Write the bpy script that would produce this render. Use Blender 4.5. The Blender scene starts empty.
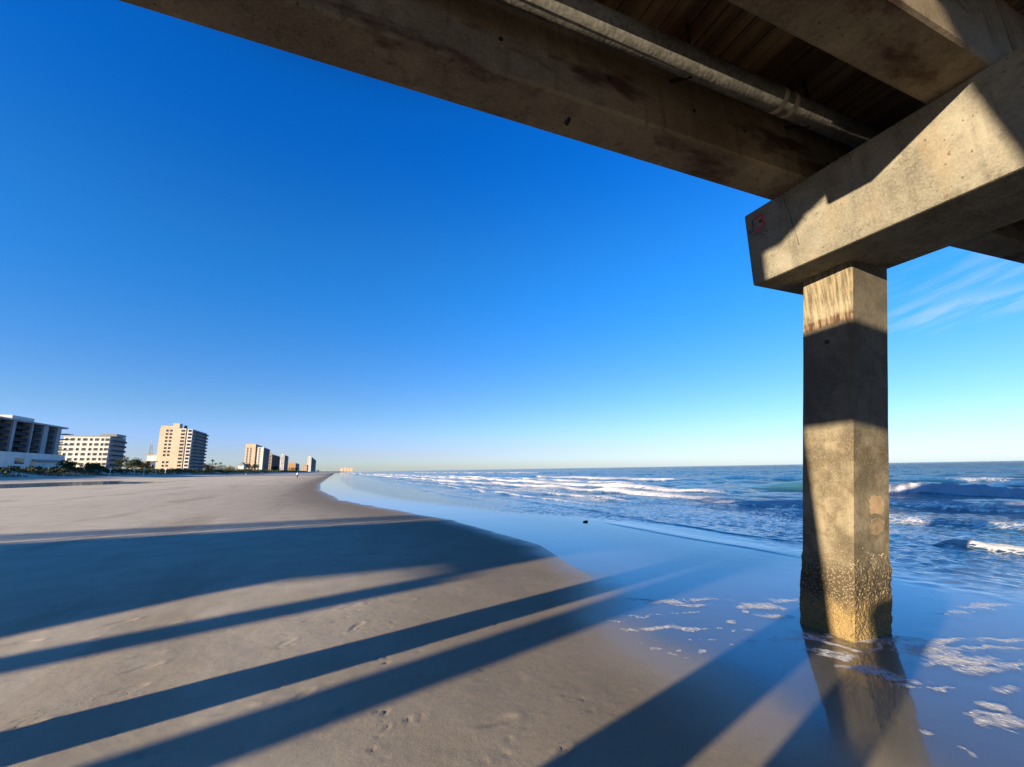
import bpy, bmesh, math, random
import numpy as np
from mathutils import Vector, Matrix

random.seed(7); RNG = np.random.default_rng(11)
SC = bpy.context.scene; COL = SC.collection

# ------------------------------------------------------------------ layout
# X = seaward along the pier, Y = north along the beach, Z up. Metres.
F, PITCH, ROLL, HEAD, EYE = 436.0, math.radians(11.09), math.radians(0.955), math.radians(22.4), 1.6
fw0 = Vector((math.sin(HEAD), math.cos(HEAD), 0)); rt0 = Vector((math.cos(HEAD), -math.sin(HEAD), 0)); up0 = Vector((0, 0, 1))
FW = math.cos(PITCH)*fw0 + math.sin(PITCH)*up0
UP = rt0.cross(FW)
RT = math.cos(ROLL)*rt0 - math.sin(ROLL)*UP
UP = math.cos(ROLL)*UP + math.sin(ROLL)*rt0
CAM = Vector((0, 0, EYE))
def ray(x, y): return (RT*(x-512) - UP*(y-383.5) + FW*F).normalized()
def gnd(x, y, z=0.0):                    # survey: where a line of sight meets a level
    d = ray(x, y); return CAM + d*((z-EYE)/d.z)
def hor(x): return 469 - (x-513)*0.01667
def on_x(x, X):                          # ground point on the line of sight of column x at plane X
    d = ray(x, hor(x)); t = X/d.x; return Vector((d.x*t, d.y*t, 0))
def on_y(x, Y):
    d = ray(x, hor(x)); t = Y/d.y; return Vector((d.x*t, d.y*t, 0))

SUN_S, SUN_K = 0.335, 0.163              # northing and drop per metre of seaward travel of the sunlight

# ------------------------------------------------------------------ camera
cd = bpy.data.cameras.new('camera'); cam = bpy.data.objects.new('camera', cd); COL.objects.link(cam)
cd.sensor_fit = 'HORIZONTAL'; cd.sensor_width = 36; cd.lens = F/1024*36
cd.clip_start = 0.05; cd.clip_end = 60000
M = Matrix((RT, UP, -FW)).transposed().to_4x4(); M.translation = CAM
cam.matrix_world = M; SC.camera = cam

# ------------------------------------------------------------------ node helpers
def new_mat(name):
    m = bpy.data.materials.new(name); m.use_nodes = True
    nt = m.node_tree; nt.nodes.clear()
    return m, nt
class N:
    def __init__(s, nt): s.nt = nt
    def __call__(s, t, **kw):
        n = s.nt.nodes.new(t)
        for k, v in kw.items():
            if k == 'inp':
                for a, b in v.items():
                    if isinstance(b, bpy.types.NodeSocket): s.nt.links.new(b, n.inputs[a])
                    else: n.inputs[a].default_value = b
            else: setattr(n, k, v)
        return n
    def math(s, op, a, b=None, c=None, clamp=False):
        n = s.nt.nodes.new('ShaderNodeMath'); n.operation = op; n.use_clamp = clamp
        for i, v in enumerate((a, b, c)):
            if v is None: continue
            if isinstance(v, bpy.types.NodeSocket): s.nt.links.new(v, n.inputs[i])
            else: n.inputs[i].default_value = v
        return n.outputs[0]
    def mix(s, f, a, b, blend='MIX'):
        n = s.nt.nodes.new('ShaderNodeMix'); n.data_type = 'RGBA'; n.blend_type = blend
        for i, v in ((0, f), (6, a), (7, b)):
            if isinstance(v, bpy.types.NodeSocket): s.nt.links.new(v, n.inputs[i])
            else: n.inputs[i].default_value = v if i == 0 else (tuple(v)+(1,))[:4]
        return n.outputs[2]
    def ramp(s, f, a, b):                # linear 0..1 between a and b
        n = s.nt.nodes.new('ShaderNodeMapRange'); n.interpolation_type = 'SMOOTHSTEP'
        n.inputs[1].default_value = a; n.inputs[2].default_value = b
        s.nt.links.new(f, n.inputs[0]); return n.outputs[0]
    def coords(s, scale=(1, 1, 1), world=False):
        v = s.nt.nodes.new('ShaderNodeNewGeometry').outputs['Position'] if world else s.nt.nodes.new('ShaderNodeTexCoord').outputs['Object']
        m = s.nt.nodes.new('ShaderNodeMapping'); s.nt.links.new(v, m.inputs[0]); m.inputs['Scale'].default_value = scale
        return m.outputs[0]
    def noise(s, vec, scale, detail=4, rough=0.55):
        n = s.nt.nodes.new('ShaderNodeTexNoise'); s.nt.links.new(vec, n.inputs['Vector'])
        n.inputs['Scale'].default_value = scale; n.inputs['Detail'].default_value = detail; n.inputs['Roughness'].default_value = rough
        return n.outputs[0]
    def attr(s, name):
        n = s.nt.nodes.new('ShaderNodeAttribute'); n.attribute_name = name; return n.outputs['Fac']
    def bump(s, h, strength, dist, normal=None):
        n = s.nt.nodes.new('ShaderNodeBump'); s.nt.links.new(h, n.inputs['Height'])
        for k, v in (('Strength', strength), ('Distance', dist)):
            if isinstance(v, bpy.types.NodeSocket): s.nt.links.new(v, n.inputs[k])
            else: n.inputs[k].default_value = v
        if normal is not None: s.nt.links.new(normal, n.inputs['Normal'])
        return n.outputs[0]
    def principled(s, **inp):
        p = s.nt.nodes.new('ShaderNodeBsdfPrincipled')
        for k, v in inp.items():
            k = k.replace('_', ' ')
            if isinstance(v, bpy.types.NodeSocket): s.nt.links.new(v, p.inputs[k])
            else: p.inputs[k].default_value = (tuple(v)+(1,))[:4] if isinstance(v, (tuple, list)) else v
        return p
    def out(s, sh):
        o = s.nt.nodes.new('ShaderNodeOutputMaterial'); s.nt.links.new(sh, o.inputs[0])

def plain(name, col, rough=0.7, var=0.25, scale=3.0, spec=0.3, metal=0.0, world=True):
    """a real surface: its colour with mottling and a little unevenness"""
    m, nt = new_mat(name); n = N(nt)
    v = n.coords(world=world)
    a = n.noise(v, scale, 5); b = n.noise(v, scale*0.17, 3)
    f = n.math('MULTIPLY', n.math('ADD', a, b), 0.5)
    c = n.mix(n.ramp(f, 0.3, 0.7), [x*(1-var) for x in col], [min(1, x*(1+var)) for x in col])
    p = n.principled(Base_Color=c, Roughness=rough, Metallic=metal, Normal=n.bump(a, 0.25, 0.02))
    p.inputs['Specular IOR Level'].default_value = spec
    n.out(p.outputs[0]); return m

def concrete(name, base, dark, rust=0.0, streak=0.5, rough_bump=0.3, blotch=1.0):
    m, nt = new_mat(name); n = N(nt)
    v = n.coords(world=True)
    big = n.noise(v, 1.1, 6, 0.6); mid = n.noise(v, 6.0, 6, 0.65); fine = n.noise(v, 55, 4, 0.6)
    vs = n.coords((7, 7, 0.5), world=True); st = n.noise(vs, 1.6, 5, 0.6)
    c = n.mix(n.ramp(big, 0.30, 0.68), dark, base)
    c = n.mix(n.math('MULTIPLY', n.ramp(mid, 0.42, 0.72), 0.55*blotch), c, [x*0.45 for x in base])
    c = n.mix(n.math('MULTIPLY', n.ramp(st, 0.5, 0.72), streak), c, [x*0.5 for x in dark])
    c = n.mix(n.math('MULTIPLY', n.ramp(fine, 0.35, 0.75), 0.35), c, [min(1, x*1.35) for x in base])
    pits = n.noise(v, 26, 2, 0.5)
    c = n.mix(n.math('MULTIPLY', n.ramp(pits, 0.68, 0.74), 0.75), c, [x*0.3 for x in dark])
    if rust:
        r = n.noise(n.coords((0.7, 1.6, 2.2), world=True), 1.5, 5, 0.6)
        c = n.mix(n.math('MULTIPLY', n.ramp(r, 0.52, 0.66), rust), c, (0.045, 0.018, 0.011))
    h = n.math('ADD', n.math('MULTIPLY', mid, 0.6), n.math('MULTIPLY', fine, 0.4))
    h = n.math('SUBTRACT', h, n.math('MULTIPLY', n.ramp(pits, 0.66, 0.74), 0.8))
    p = n.principled(Base_Color=c, Roughness=0.85, Normal=n.bump(h, rough_bump, 0.02))
    p.inputs['Specular IOR Level'].default_value = 0.25
    n.out(p.outputs[0]); return m

# ------------------------------------------------------------------ mesh helpers
def mesh_obj(name, verts, faces, mat=None, parent=None, smooth=False):
    me = bpy.data.meshes.new(name); me.from_pydata([tuple(v) for v in verts], [], faces); me.update()
    if smooth: me.shade_smooth()
    return link(name, me, mat, parent)
def link(name, me, mat=None, parent=None):
    o = bpy.data.objects.new(name, me); COL.objects.link(o)
    if mat is not None:
        for mm in (mat if isinstance(mat, list) else [mat]): me.materials.append(mm)
    if parent is not None: o.parent = parent
    return o
def empty(name, loc=(0, 0, 0), label=None, cat=None, group=None, rz=0.0):
    o = bpy.data.objects.new(name, None); COL.objects.link(o); o.location = loc; o.rotation_euler.z = rz
    o.empty_display_size = 0.5
    tag(o, label, cat, group); return o
def tag(o, label=None, cat=None, group=None, kind=None):
    for k, v in (('label', label), ('category', cat), ('group', group), ('kind', kind)):
        if v: o[k] = v
    return o
class MB:
    """collects shapes into one mesh"""
    def __init__(s): s.v = []; s.f = []; s.m = []
    def add(s, v, f, mi=0):
        b = len(s.v); s.v += [tuple(p) for p in v]; s.f += [tuple(i+b for i in q) for q in f]; s.m += [mi]*len(f)
    def box(s, x0, x1, y0, y1, z0, z1, mi=0, ch=0.0):
        if ch:
            bm = bmesh.new(); bmesh.ops.create_cube(bm, size=1)
            for w in bm.verts: w.co = ((x0+x1)/2+w.co.x*(x1-x0), (y0+y1)/2+w.co.y*(y1-y0), (z0+z1)/2+w.co.z*(z1-z0))
            bmesh.ops.bevel(bm, geom=bm.edges[:], offset=ch, segments=2, affect='EDGES', profile=0.6)
            bm.verts.index_update()
            s.add([w.co[:] for w in bm.verts], [[w.index for w in q.verts] for q in bm.faces], mi); bm.free(); return
        v = [(x, y, z) for z in (z0, z1) for x, y in ((x0, y0), (x1, y0), (x1, y1), (x0, y1))]
        s.add(v, [(3, 2, 1, 0), (4, 5, 6, 7), (0, 1, 5, 4), (1, 2, 6, 5), (2, 3, 7, 6), (3, 0, 4, 7)], mi)
    def tube(s, a, b, r0, r1=None, seg=10, mi=0):
        a = Vector(a); b = Vector(b); r1 = r0 if r1 is None else r1
        d = (b-a).normalized(); u = d.orthogonal().normalized(); w = d.cross(u)
        v = []
        for p, r in ((a, r0), (b, r1)):
            v += [p + (u*math.cos(t)+w*math.sin(t))*r for t in [2*math.pi*i/seg for i in range(seg)]]
        f = [(i, (i+1) % seg, seg+(i+1) % seg, seg+i) for i in range(seg)] + [tuple(range(seg))[::-1], tuple(range(seg, 2*seg))]
        s.add(v, f, mi)
    def prism_x(s, prof, x0, x1, mi=0):      # profile of (y,z) swept along X
        n_ = len(prof); v = [(x0, y, z) for y, z in prof] + [(x1, y, z) for y, z in prof]
        f = [(i, (i+1) % n_, n_+(i+1) % n_, n_+i) for i in range(n_)] + [tuple(range(n_))[::-1], tuple(range(n_, 2*n_))]
        s.add(v, f, mi)
    def build(s, name, mat, parent=None, smooth=False):
        o = mesh_obj(name, s.v, s.f, mat, parent, smooth)
        if any(s.m): o.data.polygons.foreach_set('material_index', s.m)
        bm = bmesh.new(); bm.from_mesh(o.data); bmesh.ops.recalc_face_normals(bm, faces=bm.faces[:]); bm.to_mesh(o.data); bm.free()
        return o

# numpy value noise -----------------------------------------------------
_tab = np.random.default_rng(5).random((256, 256))
def vnoise(x, y):
    xi = np.floor(x).astype(np.int64); yi = np.floor(y).astype(np.int64)
    fx = x-xi; fy = y-yi; fx = fx*fx*(3-2*fx); fy = fy*fy*(3-2*fy)
    t = lambda a, b: _tab[a & 255, b & 255]
    return (t(xi, yi)*(1-fx)+t(xi+1, yi)*fx)*(1-fy) + (t(xi, yi+1)*(1-fx)+t(xi+1, yi+1)*fx)*fy
def fbm(x, y, o=4, g=0.5):
    s = 0; a = 1; n_ = 0
    for i in range(o): s = s + a*vnoise(x*2**i+17.3*i, y*2**i+5.1*i); n_ += a; a *= g
    return s/n_
def sstep(a, b, x): t = np.clip((x-a)/(b-a), 0, 1); return t*t*(3-2*t)
def axis(lo, hi, n0, n1, step, grow):      # fine between n0 and n1, growing outward
    a = list(np.arange(n0, n1, step)); s = step
    x = a[-1]
    while x < hi: s = s*(1+grow); x += s; a.append(x)
    s = step; x = n0; b = []
    while x > lo: s = s*(1+grow); x -= s; b.append(x)
    return np.array(b[::-1]+a)
def grid_obj(name, X, Y, Z, mat, keep=None, attrs=None):
    nx, ny = X.shape
    idx = np.arange(nx*ny).reshape(nx, ny)
    q = np.stack([idx[:-1, :-1], idx[1:, :-1], idx[1:, 1:], idx[:-1, 1:]], -1).reshape(-1, 4)
    if keep is not None:
        k = keep.ravel(); q = q[k[q].any(1)]
    used = np.zeros(nx*ny, bool); used[q.ravel()] = True
    remap = np.cumsum(used)-1; q = remap[q]
    co = np.stack([X.ravel(), Y.ravel(), Z.ravel()], -1)[used]
    me = bpy.data.meshes.new(name)
    me.vertices.add(len(co)); me.vertices.foreach_set('co', co.astype(np.float32).ravel())
    me.loops.add(q.size); me.loops.foreach_set('vertex_index', q.astype(np.int32).ravel())
    me.polygons.add(len(q)); me.polygons.foreach_set('loop_start', np.arange(0, q.size, 4, dtype=np.int32))
    me.polygons.foreach_set('loop_total', np.full(len(q), 4, np.int32))
    me.update(calc_edges=True); me.shade_smooth()
    for k, a in (attrs or {}).items():
        at = me.attributes.new(k, 'FLOAT', 'POINT'); at.data.foreach_set('value', a.ravel()[used].astype(np.float32))
    return link(name, me, mat)

# ------------------------------------------------------------------ shoreline and beach relief
EDGE_Y = np.array([-40, -5, 0.5, 1.78, 2.2, 2.48, 2.92, 3.49, 4.36, 4.93, 6.1, 8.84, 14.5, 27.9, 44.6, 70, 120, 220, 500, 1500, 4000, 30000])
EDGE_X = np.array([1.5, 2.4, 2.7, 2.77, 2.67, 2.74, 2.82, 2.74, 2.8, 3.2, 3.74, 4.23, 3.7, 0.6, -0.8, -1.2, -0.6, 0.8, 4, 30, 230, 900])
def edge_x(Y): return np.interp(Y, EDGE_Y, EDGE_X) + 0.10*(fbm(Y*0.9, Y*0+3, 3)-0.5)*np.clip(Y/6, 0.3, 4)
LAND = np.array([(0, 0), (3, .02), (10, .07), (30, .30), (42, .32), (68, .36), (80, 1.0), (90, 1.55), (95, 2.3), (101, 3.6), (108, 4.2), (118, 4.0), (150, 4.0), (300, 4.3), (1e5, 4.3)])
SEA = np.array([(0, 0), (2, -.014), (5, -.05), (10, -.16), (30, -.6), (100, -1.6), (1000, -5), (1e5, -6)])
def beach_z(X, Y):
    d = X-edge_x(Y)
    z = np.where(d < 0, np.interp(-d, LAND[:, 0], LAND[:, 1]), np.interp(d, SEA[:, 0], SEA[:, 1]))
    dune = sstep(88, 100, -d)
    z = z + dune*(fbm(X*0.06, Y*0.06, 4)-0.5)*2.2
    z = z + sstep(25, 60, -d)*(1-dune)*(fbm(X*0.25, Y*0.25, 3)-0.5)*0.10
    z = z - 0.22*np.exp(-(((X+50+.05*(Y-95)+4*np.sin(Y*.11))/15)**2+((Y-98)/44)**2)**1.5)
    return z
xs = axis(-9000, 30000, -4.0, 4.8, 0.022, 0.017)
ys = axis(-400, 30000, 1.2, 8.2, 0.022, 0.017)
X, Y = np.meshgrid(xs, ys, indexing='ij')
Z = beach_z(X, Y)
dE = X-edge_x(Y)
near = 1-sstep(15, 30, np.hypot(X, Y))
Z += near*((fbm(X*1.3, Y*1.3, 3)-0.5)*0.010 + (fbm(X*9, Y*9, 3)-0.5)*0.0022)*sstep(-0.0, 0.8, -dE)
def window(cx, cy, R):
    i0, i1 = np.searchsorted(xs, (cx-R, cx+R)); j0, j1 = np.searchsorted(ys, (cy-R, cy+R))
    return np.s_[max(i0, 0):i1+1, max(j0, 0):j1+1]
def footprint(cx, cy, ang, L=0.25, W=0.095, dep=0.014):
    k = window(cx, cy, L*1.6)
    c, s = math.cos(ang), math.sin(ang)
    u = (X[k]-cx)*c+(Y[k]-cy)*s; v = -(X[k]-cx)*s+(Y[k]-cy)*c
    w = W*(0.75+0.35*np.clip(u/(L/2), -1, 1))
    r2 = (u/(L/2))**2+(v/(w/2))**2
    Z[k] += -dep*np.exp(-r2**2*0.9) + dep*0.55*np.exp(-((np.sqrt(r2)-1.35)/0.25)**2)
def scuff(cx, cy, R, n_, dep):
    rr = random.Random(int(cx*1000))
    for _ in range(n_):
        a = rr.uniform(0, 6.3); q = R*math.sqrt(rr.random())
        footprint(cx+q*math.cos(a)*1.3, cy+q*math.sin(a), rr.uniform(0, 3.1), rr.uniform(.04, .09), rr.uniform(.018, .035), dep*rr.uniform(.5, 1.2))
for px, py, a in ((124, 694, .4), (146, 659, .3), (141, 672, .5), (283, 646, .9), (356, 628, 1.0), (356, 650, 1.0), (232, 714, .2), (20, 648, .2), (75, 645, .3),
                  (165, 628, .3), (250, 618, .4), (330, 610, .5), (350, 608, .5), (120, 626, .5), (405, 602, .2), (300, 700, .9), (497, 724, .1), (15, 735, .4), (560, 762, .6)):
    g = gnd(px, py); footprint(g.x, g.y, a, dep=0.0045*(0.6+0.8*random.random()))
for px, py, R, k in ((378, 714, .05, 4), (400, 724, .09, 8), (416, 722, .05, 5), (380, 659, .05, 4), (383, 664, .03, 3), (283, 649, .06, 4), (356, 632, .05, 3), (447, 602, .04, 3), (420, 652, .03, 2), (118, 698, .06, 3), (560, 764, .05, 5), (20, 728, .05, 4)):
    g = gnd(px, py); scuff(g.x, g.y, R, k+2, 0.0042)
rr = random.Random(77)
for _ in range(46):
    y_ = rr.uniform(1.8, 9); x_ = rr.uniform(-4, float(edge_x(np.array([y_]))[0])-.5)
    scuff(x_, y_, rr.uniform(.02, .07), rr.randint(1, 4), rr.uniform(.003, .007))
for k in range(9):                       # bird tracks: rows of small three toed prints
    x_, y_, a = rr.uniform(-2.5, 2), rr.uniform(2.3, 6.5), rr.uniform(0, 6.3)
    for j in range(rr.randint(4, 9)):
        x_ += math.cos(a)*.13; y_ += math.sin(a)*.13; a += rr.gauss(0, .12); sd_ = .03*(-1)**j
        for t in (-.5, 0, .5): footprint(x_-math.sin(a)*sd_+math.cos(a+t)*.02, y_+math.cos(a)*sd_+math.sin(a+t)*.02, a+t, .05, .013, .004)
wet = np.clip(1.0-sstep(-0.2, 8, -dE)*0.62-sstep(6, 18, -dE)*0.5, 0, 1)
wet = np.clip(wet + (fbm(X*0.13, Y*0.05, 4)-0.5)*0.5*sstep(1, 10, -dE), 0, 1)
shine = 1-sstep(-0.1, 0.75, -dE+0.25*(fbm(X*2.2, Y*2.2, 3)-0.5))

m, nt = new_mat('beach sand'); n = N(nt)
v = n.coords(world=True)
w = n.attr('wet'); sh = n.attr('shine')
g1 = n.noise(v, 240, 3, .7); g2 = n.noise(v, 14, 6, .62); g3 = n.noise(v, 1.3, 6, .6); g4 = n.noise(v, 60, 4, .7)
dry = n.mix(n.ramp(g3, .3, .7), (.76, .655, .47), (.86, .75, .55))
damp = n.mix(n.ramp(g3, .3, .7), (.35, .30, .215), (.44, .38, .28))
c = n.mix(w, dry, damp)
c = n.mix(n.math('MULTIPLY', sh, .75), c, (.25, .195, .125))
c = n.mix(n.math('MULTIPLY', n.math('MULTIPLY', n.ramp(w, .72, 1.0), n.math('SUBTRACT', 1.0, sh)), .65), c, (.20, .155, .095))
c = n.mix(n.math('MULTIPLY', n.ramp(g1, .45, .75), .35), c, (.62, .55, .45))
c = n.mix(n.math('MULTIPLY', n.ramp(g2, .55, .75), .25), c, (.16, .13, .10))
rg = n.math('SUBTRACT', n.math('SUBTRACT', .95, n.math('MULTIPLY', w, .25)), n.math('MULTIPLY', sh, .42))
hb = n.math('ADD', n.math('ADD', n.math('MULTIPLY', g1, .30), n.math('MULTIPLY', g4, .35)), n.math('MULTIPLY', g2, .8))
vs = n('ShaderNodeTexVoronoi', inp={'Vector': v, 'Scale': 9.0}); vsc = n('ShaderNodeSeparateColor'); nt.links.new(vs.outputs['Color'], vsc.inputs[0])
spk = n.math('MULTIPLY', n.math('SUBTRACT', 1.0, n.ramp(vs.outputs['Distance'], .035, .06)), n.ramp(vsc.outputs[0], .80, .82))
c = n.mix(n.math('MULTIPLY', spk, n.math('SUBTRACT', .85, sh)), c, (.72, .66, .55))
st = n.noise(n.coords((.55, .10, 1), True), 1.0, 5, .6)
c = n.mix(n.math('MULTIPLY', n.ramp(st, .5, .68), n.math('MULTIPLY', n.math('SUBTRACT', 1.0, sh), .38)), c, (.27, .21, .135))
p = n.principled(Base_Color=c, Roughness=rg, Normal=n.bump(hb, n.math('SUBTRACT', .32, n.math('MULTIPLY', sh, .29)), 0.012))
p.inputs['IOR'].default_value = 1.33
nt.links.new(n.math('ADD', .15, n.math('MULTIPLY', sh, .35)), p.inputs['Specular IOR Level'])
n.out(p.outputs[0]); SAND = m
beach = grid_obj('beach_sand', X, Y, Z, SAND, attrs={'wet': wet, 'shine': shine})
tag(beach, 'flat damp grey brown beach sand with scattered footprints, rising to low dunes', 'beach', kind='structure')

# ------------------------------------------------------------------ sea
xs = axis(-6, 45000, 2.0, 8.2, 0.024, 0.0155)
ys = axis(-300, 45000, 1.0, 7.4, 0.024, 0.0155)
X, Y = np.meshgrid(xs, ys, indexing='ij')
dE = X-edge_x(Y)
dist = np.hypot(X, Y)
def wsum(comp, X, Y):
    s = 0
    for L, ang, a, ph in comp:
        s = s + a*np.sin(2*math.pi*(X*math.cos(ang)+Y*math.sin(ang))/L+ph)
    return s
rr = random.Random(3)
chop = [(rr.uniform(1.2, 7), rr.gauss(0, 0.7), 0, rr.uniform(0, 6.3)) for _ in range(26)]
chop = [(L, a, 0.0050*L**0.8, p_) for L, a, _, p_ in chop]
fine = [(rr.uniform(.14, .55), rr.gauss(0, 0.6), 0, rr.uniform(0, 6.3)) for _ in range(22)]
fine = [(L, a, 0.0065*L, p_) for L, a, _, p_ in fine]
swell = [(34, 0.05, .10, 1.0), (23, -0.1, .06, 2.2), (55, .12, .12, 0.3)]
gust = .35+1.1*fbm(X*.5, Y*.22, 3)
Z = wsum(fine, X, Y)*gust*(.02*sstep(0.3, 2, dE)+.98*sstep(4.2-2.2*sstep(9, 17, Y), 5.8-2.2*sstep(9, 17, Y), dE))*(1-sstep(14, 30, dist))
Z += wsum(chop, X, Y)*sstep(5.5, 16, dE)*(1-sstep(250, 700, dist))
Z += wsum(swell, X, Y)*sstep(30, 90, dE)*(1-sstep(900, 2500, dist))
foam = np.zeros_like(X); green = np.zeros_like(X)
def roller(xc, y0, y1, h, wf, wb, fo, wob=1.0, fy=(None, None), seed=0, fade=0.2, back=1.0):
    """a breaking wave running along the beach: steep shoreward front, long back"""
    global Z, foam
    wobble = wob*((fbm(Y*0.03+seed*7.1, Y*0+seed, 4)-0.5)*5 + (fbm(Y*.35+seed, Y*0+seed*3, 3)-0.5)*1.0)
    u = X-(xc+wobble)
    L = (y1-y0)*fade
    act = sstep(y0, y0+L, Y)*(1-sstep(y1-L, y1, Y))
    act = act*(0.70+0.45*fbm(Y*0.05+seed*3.3, Y*0+seed*2, 3))
    prof = np.where(u < 0, np.exp(-(u/wf)**2), np.exp(-(u/wb)**2))
    Z += h*act*prof
    fa = act.copy()
    if fy[0] is not None: fa = fa*sstep(fy[0], fy[0]+3, Y)*(1-sstep(fy[1]-3, fy[1], Y))
    lump = fbm(X*2.6, Y*1.9, 4, .62)
    ff = fo*fa*np.where(u < 0, np.exp(-(u/(wf*1.5))**2), np.exp(-(u/(wb*back))**2))*(0.35+1.3*lump)
    foam = np.maximum(foam, ff)
    Z += 0.5*h*ff*(fbm(X*3.1, Y*2.3, 3)-0.5)*(dist < 120)
roller(16.6, 8.5, 900, .17, .5, 1.5, 1.15, 0.7, seed=1, fade=.004, back=.6)
roller(21.5, 17, 1500, .20, .6, 2.2, 1.05, 0.9, seed=2, fade=.004, back=.5)
roller(26.5, 30, 1500, .18, .6, 2.0, .95, 1.2, seed=22, fade=.004, back=.5)
roller(13.2, 14, 60, .07, .3, .9, .95, 0.5, seed=3, fade=.15, back=.5)
roller(29.6, 2, 25, .42, .8, 2.2, 1.9, 0.25, fy=(-3, 17), seed=4, fade=.16, back=1.6)
roller(11.3, 3.0, 5.35, .08, .22, .55, .82, 0.08, seed=5, fade=.12, back=1.0)
roller(15.4, 2, 13, .09, .45, 1.3, .62, 0.35, seed=6, fade=.25)
roller(20.5, -2, 14, .12, .6, 1.5, .66, 0.4, seed=8, fade=.2)
roller(36, 26, 160, .26, .9, 3.0, 1.0, 1.2, fy=(36, 75), seed=9, fade=.12)
roller(46, 12, 46, .26, 1.0, 3.2, .7, 1.2, fy=(14, 22), seed=10, fade=.2)
roller(60, 60, 400, .3, 1.2, 4, .9, 2.0, fy=(130, 330), seed=12, fade=.1)
roller(7.2, 13, 140, .03, .10, .5, .62, 0.5, seed=23, fade=.1)
roller(10.2, 12, 90, .04, .14, .6, .75, 0.5, seed=24, fade=.12, back=.6)
roller(8.7, 4.0, 30, .026, .09, .7, .34, 0.45, seed=13, fade=.15)
roller(7.6, 5.0, 12, .010, .07, .4, .2, 0.5, seed=14, fade=.2)
foam = np.maximum(foam, .36*sstep(.62, .8, fbm(X*.05, Y*.02, 4))*sstep(24, 40, X)*(1-sstep(300, 900, X)))
foam = np.maximum(foam, .52*sstep(.42, .62, fbm(X*.35, Y*.12, 3))*sstep(9.5, 13, X)*(1-sstep(23, 27, X)))
def patch(px, py, rx, ry, a, amp):
    rx *= 1.4; ry *= 1.6; amp += .28
    """foam left floating on the thin swash"""
    g = gnd(px, py); c, s = math.cos(a), math.sin(a); k = window(g.x, g.y, 1.0); XX, YY = X[k], Y[k]
    wx = (fbm(XX*5, YY*5, 3)-.5)*.22; wy = (fbm(XX*5+40, YY*5, 3)-.5)*.22
    u = (XX-g.x+wx)*c+(YY-g.y+wy)*s; v_ = -(XX-g.x+wx)*s+(YY-g.y+wy)*c
    foam[k] = np.maximum(foam[k], amp*np.exp(-((u/rx)**2+(v_/ry)**2)))
A0 = -0.41
for q in ((668, 602, .22, .06, A0, .85), (645, 600, .16, .04, A0, .8), (690, 605, .16, .04, A0, .8), (663, 628, .20, .05, A0, .95), (690, 629, .16, .035, A0, .9), (630, 630, .10, .04, A0, .7),
          (742, 608, .07, .05, A0, .8), (727, 621, .05, .03, 0, .9), (745, 612, .05, .03, 0, .9), (765, 606, .16, .09, A0, .85), (775, 616, .14, .05, A0, .8), (753, 630, .04, .03, 0, .95), (702, 653, .05, .025, A0, .9),
          (679, 650, .025, .02, 0, .9), (671, 654, .025, .02, 0, .85), (682, 659, .025, .02, 0, .95), (656, 649, .02, .02, 0, .8), (640, 645, .03, .02, 0, .7), (749, 640, .02, .02, 0, .8),
          (700, 600, .3, .03, A0, .62), (790, 600, .2, .05, A0, .7), (800, 640, .20, .03, A0, .8),
          (826, 652, .10, .03, A0-.1, 1.1), (842, 657, .13, .035, A0-.1, 1.15), (862, 667, .16, .04, A0-.2, 1.15), (880, 673, .14, .035, A0-.1, 1.15), (897, 679, .14, .03, A0, 1.1), (912, 687, .08, .025, A0, 1.0),
          (803, 634, .10, .03, -1.3, 1.0), (818, 640, .10, .025, -1.2, 1.0), (836, 645, .10, .025, -1.2, 1.05), (853, 649, .08, .025, -.6, 1.05), (872, 646, .12, .025, .2, .95), (893, 641, .12, .025, .2, 1.0), (915, 640, .2, .025, -.2, .85), (945, 640, .25, .03, -.3, .85), (985, 648, .25, .03, -.35, .85),
          (612, 622, .12, .018, A0, .75), (640, 616, .2, .018, A0, .75), (690, 612, .2, .018, A0, .7), (720, 640, .03, .02, 0, .8), (735, 632, .03, .02, 0, .85), (718, 628, .03, .02, 0, .85), (735, 645, .02, .015, 0, .8), (690, 643, .02, .015, 0, .8), (660, 640, .02, .015, 0, .8), (625, 640, .02, .012, 0, .75), (650, 660, .018, .012, 0, .75), (705, 640, .02, .015, 0, .75),
          (838, 634, .20, .025, A0, .9), (868, 640, .22, .025, A0, .9), (900, 637, .2, .025, A0, .75),
          (930, 650, .22, .10, A0, .98), (957, 660, .22, .08, A0, .92), (985, 670, .14, .05, A0, .9), (920, 640, .3, .04, A0, .7), (1000, 640, .2, .04, A0, .65), (1015, 665, .15, .04, A0, .75),
          (985, 606, .35, .06, A0, .66), (950, 612, .3, .05, A0, .6), (1010, 690, .1, .03, A0, .55), (935, 686, .07, .022, A0, .95), (940, 690, .04, .018, A0, .9),
          (981, 706, .06, .03, .4, .95), (992, 718, .10, .03, A0, .98), (1010, 725, .12, .035, A0, .98), (1022, 727, .05, .03, 0, .9), (929, 735, .04, .02, 0, .85), (972, 762, .025, .015, 0, .95), (1003, 765, .025, .015, 0, .95), (958, 745, .02, .012, 0, .9)):
    patch(*q)
tY = sstep(4.6, 6.4, Y); wdeep = tY*sstep(.6, 3.6, dE)*.92+(1-tY)*sstep(4.0, 12, dE); wdeep = np.maximum(wdeep, sstep(6, 14, dE))
keep = dE > -0.6
m, nt = new_mat('sea water'); n = N(nt)
geo = n('ShaderNodeNewGeometry'); pos = geo.outputs['Position']
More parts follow.
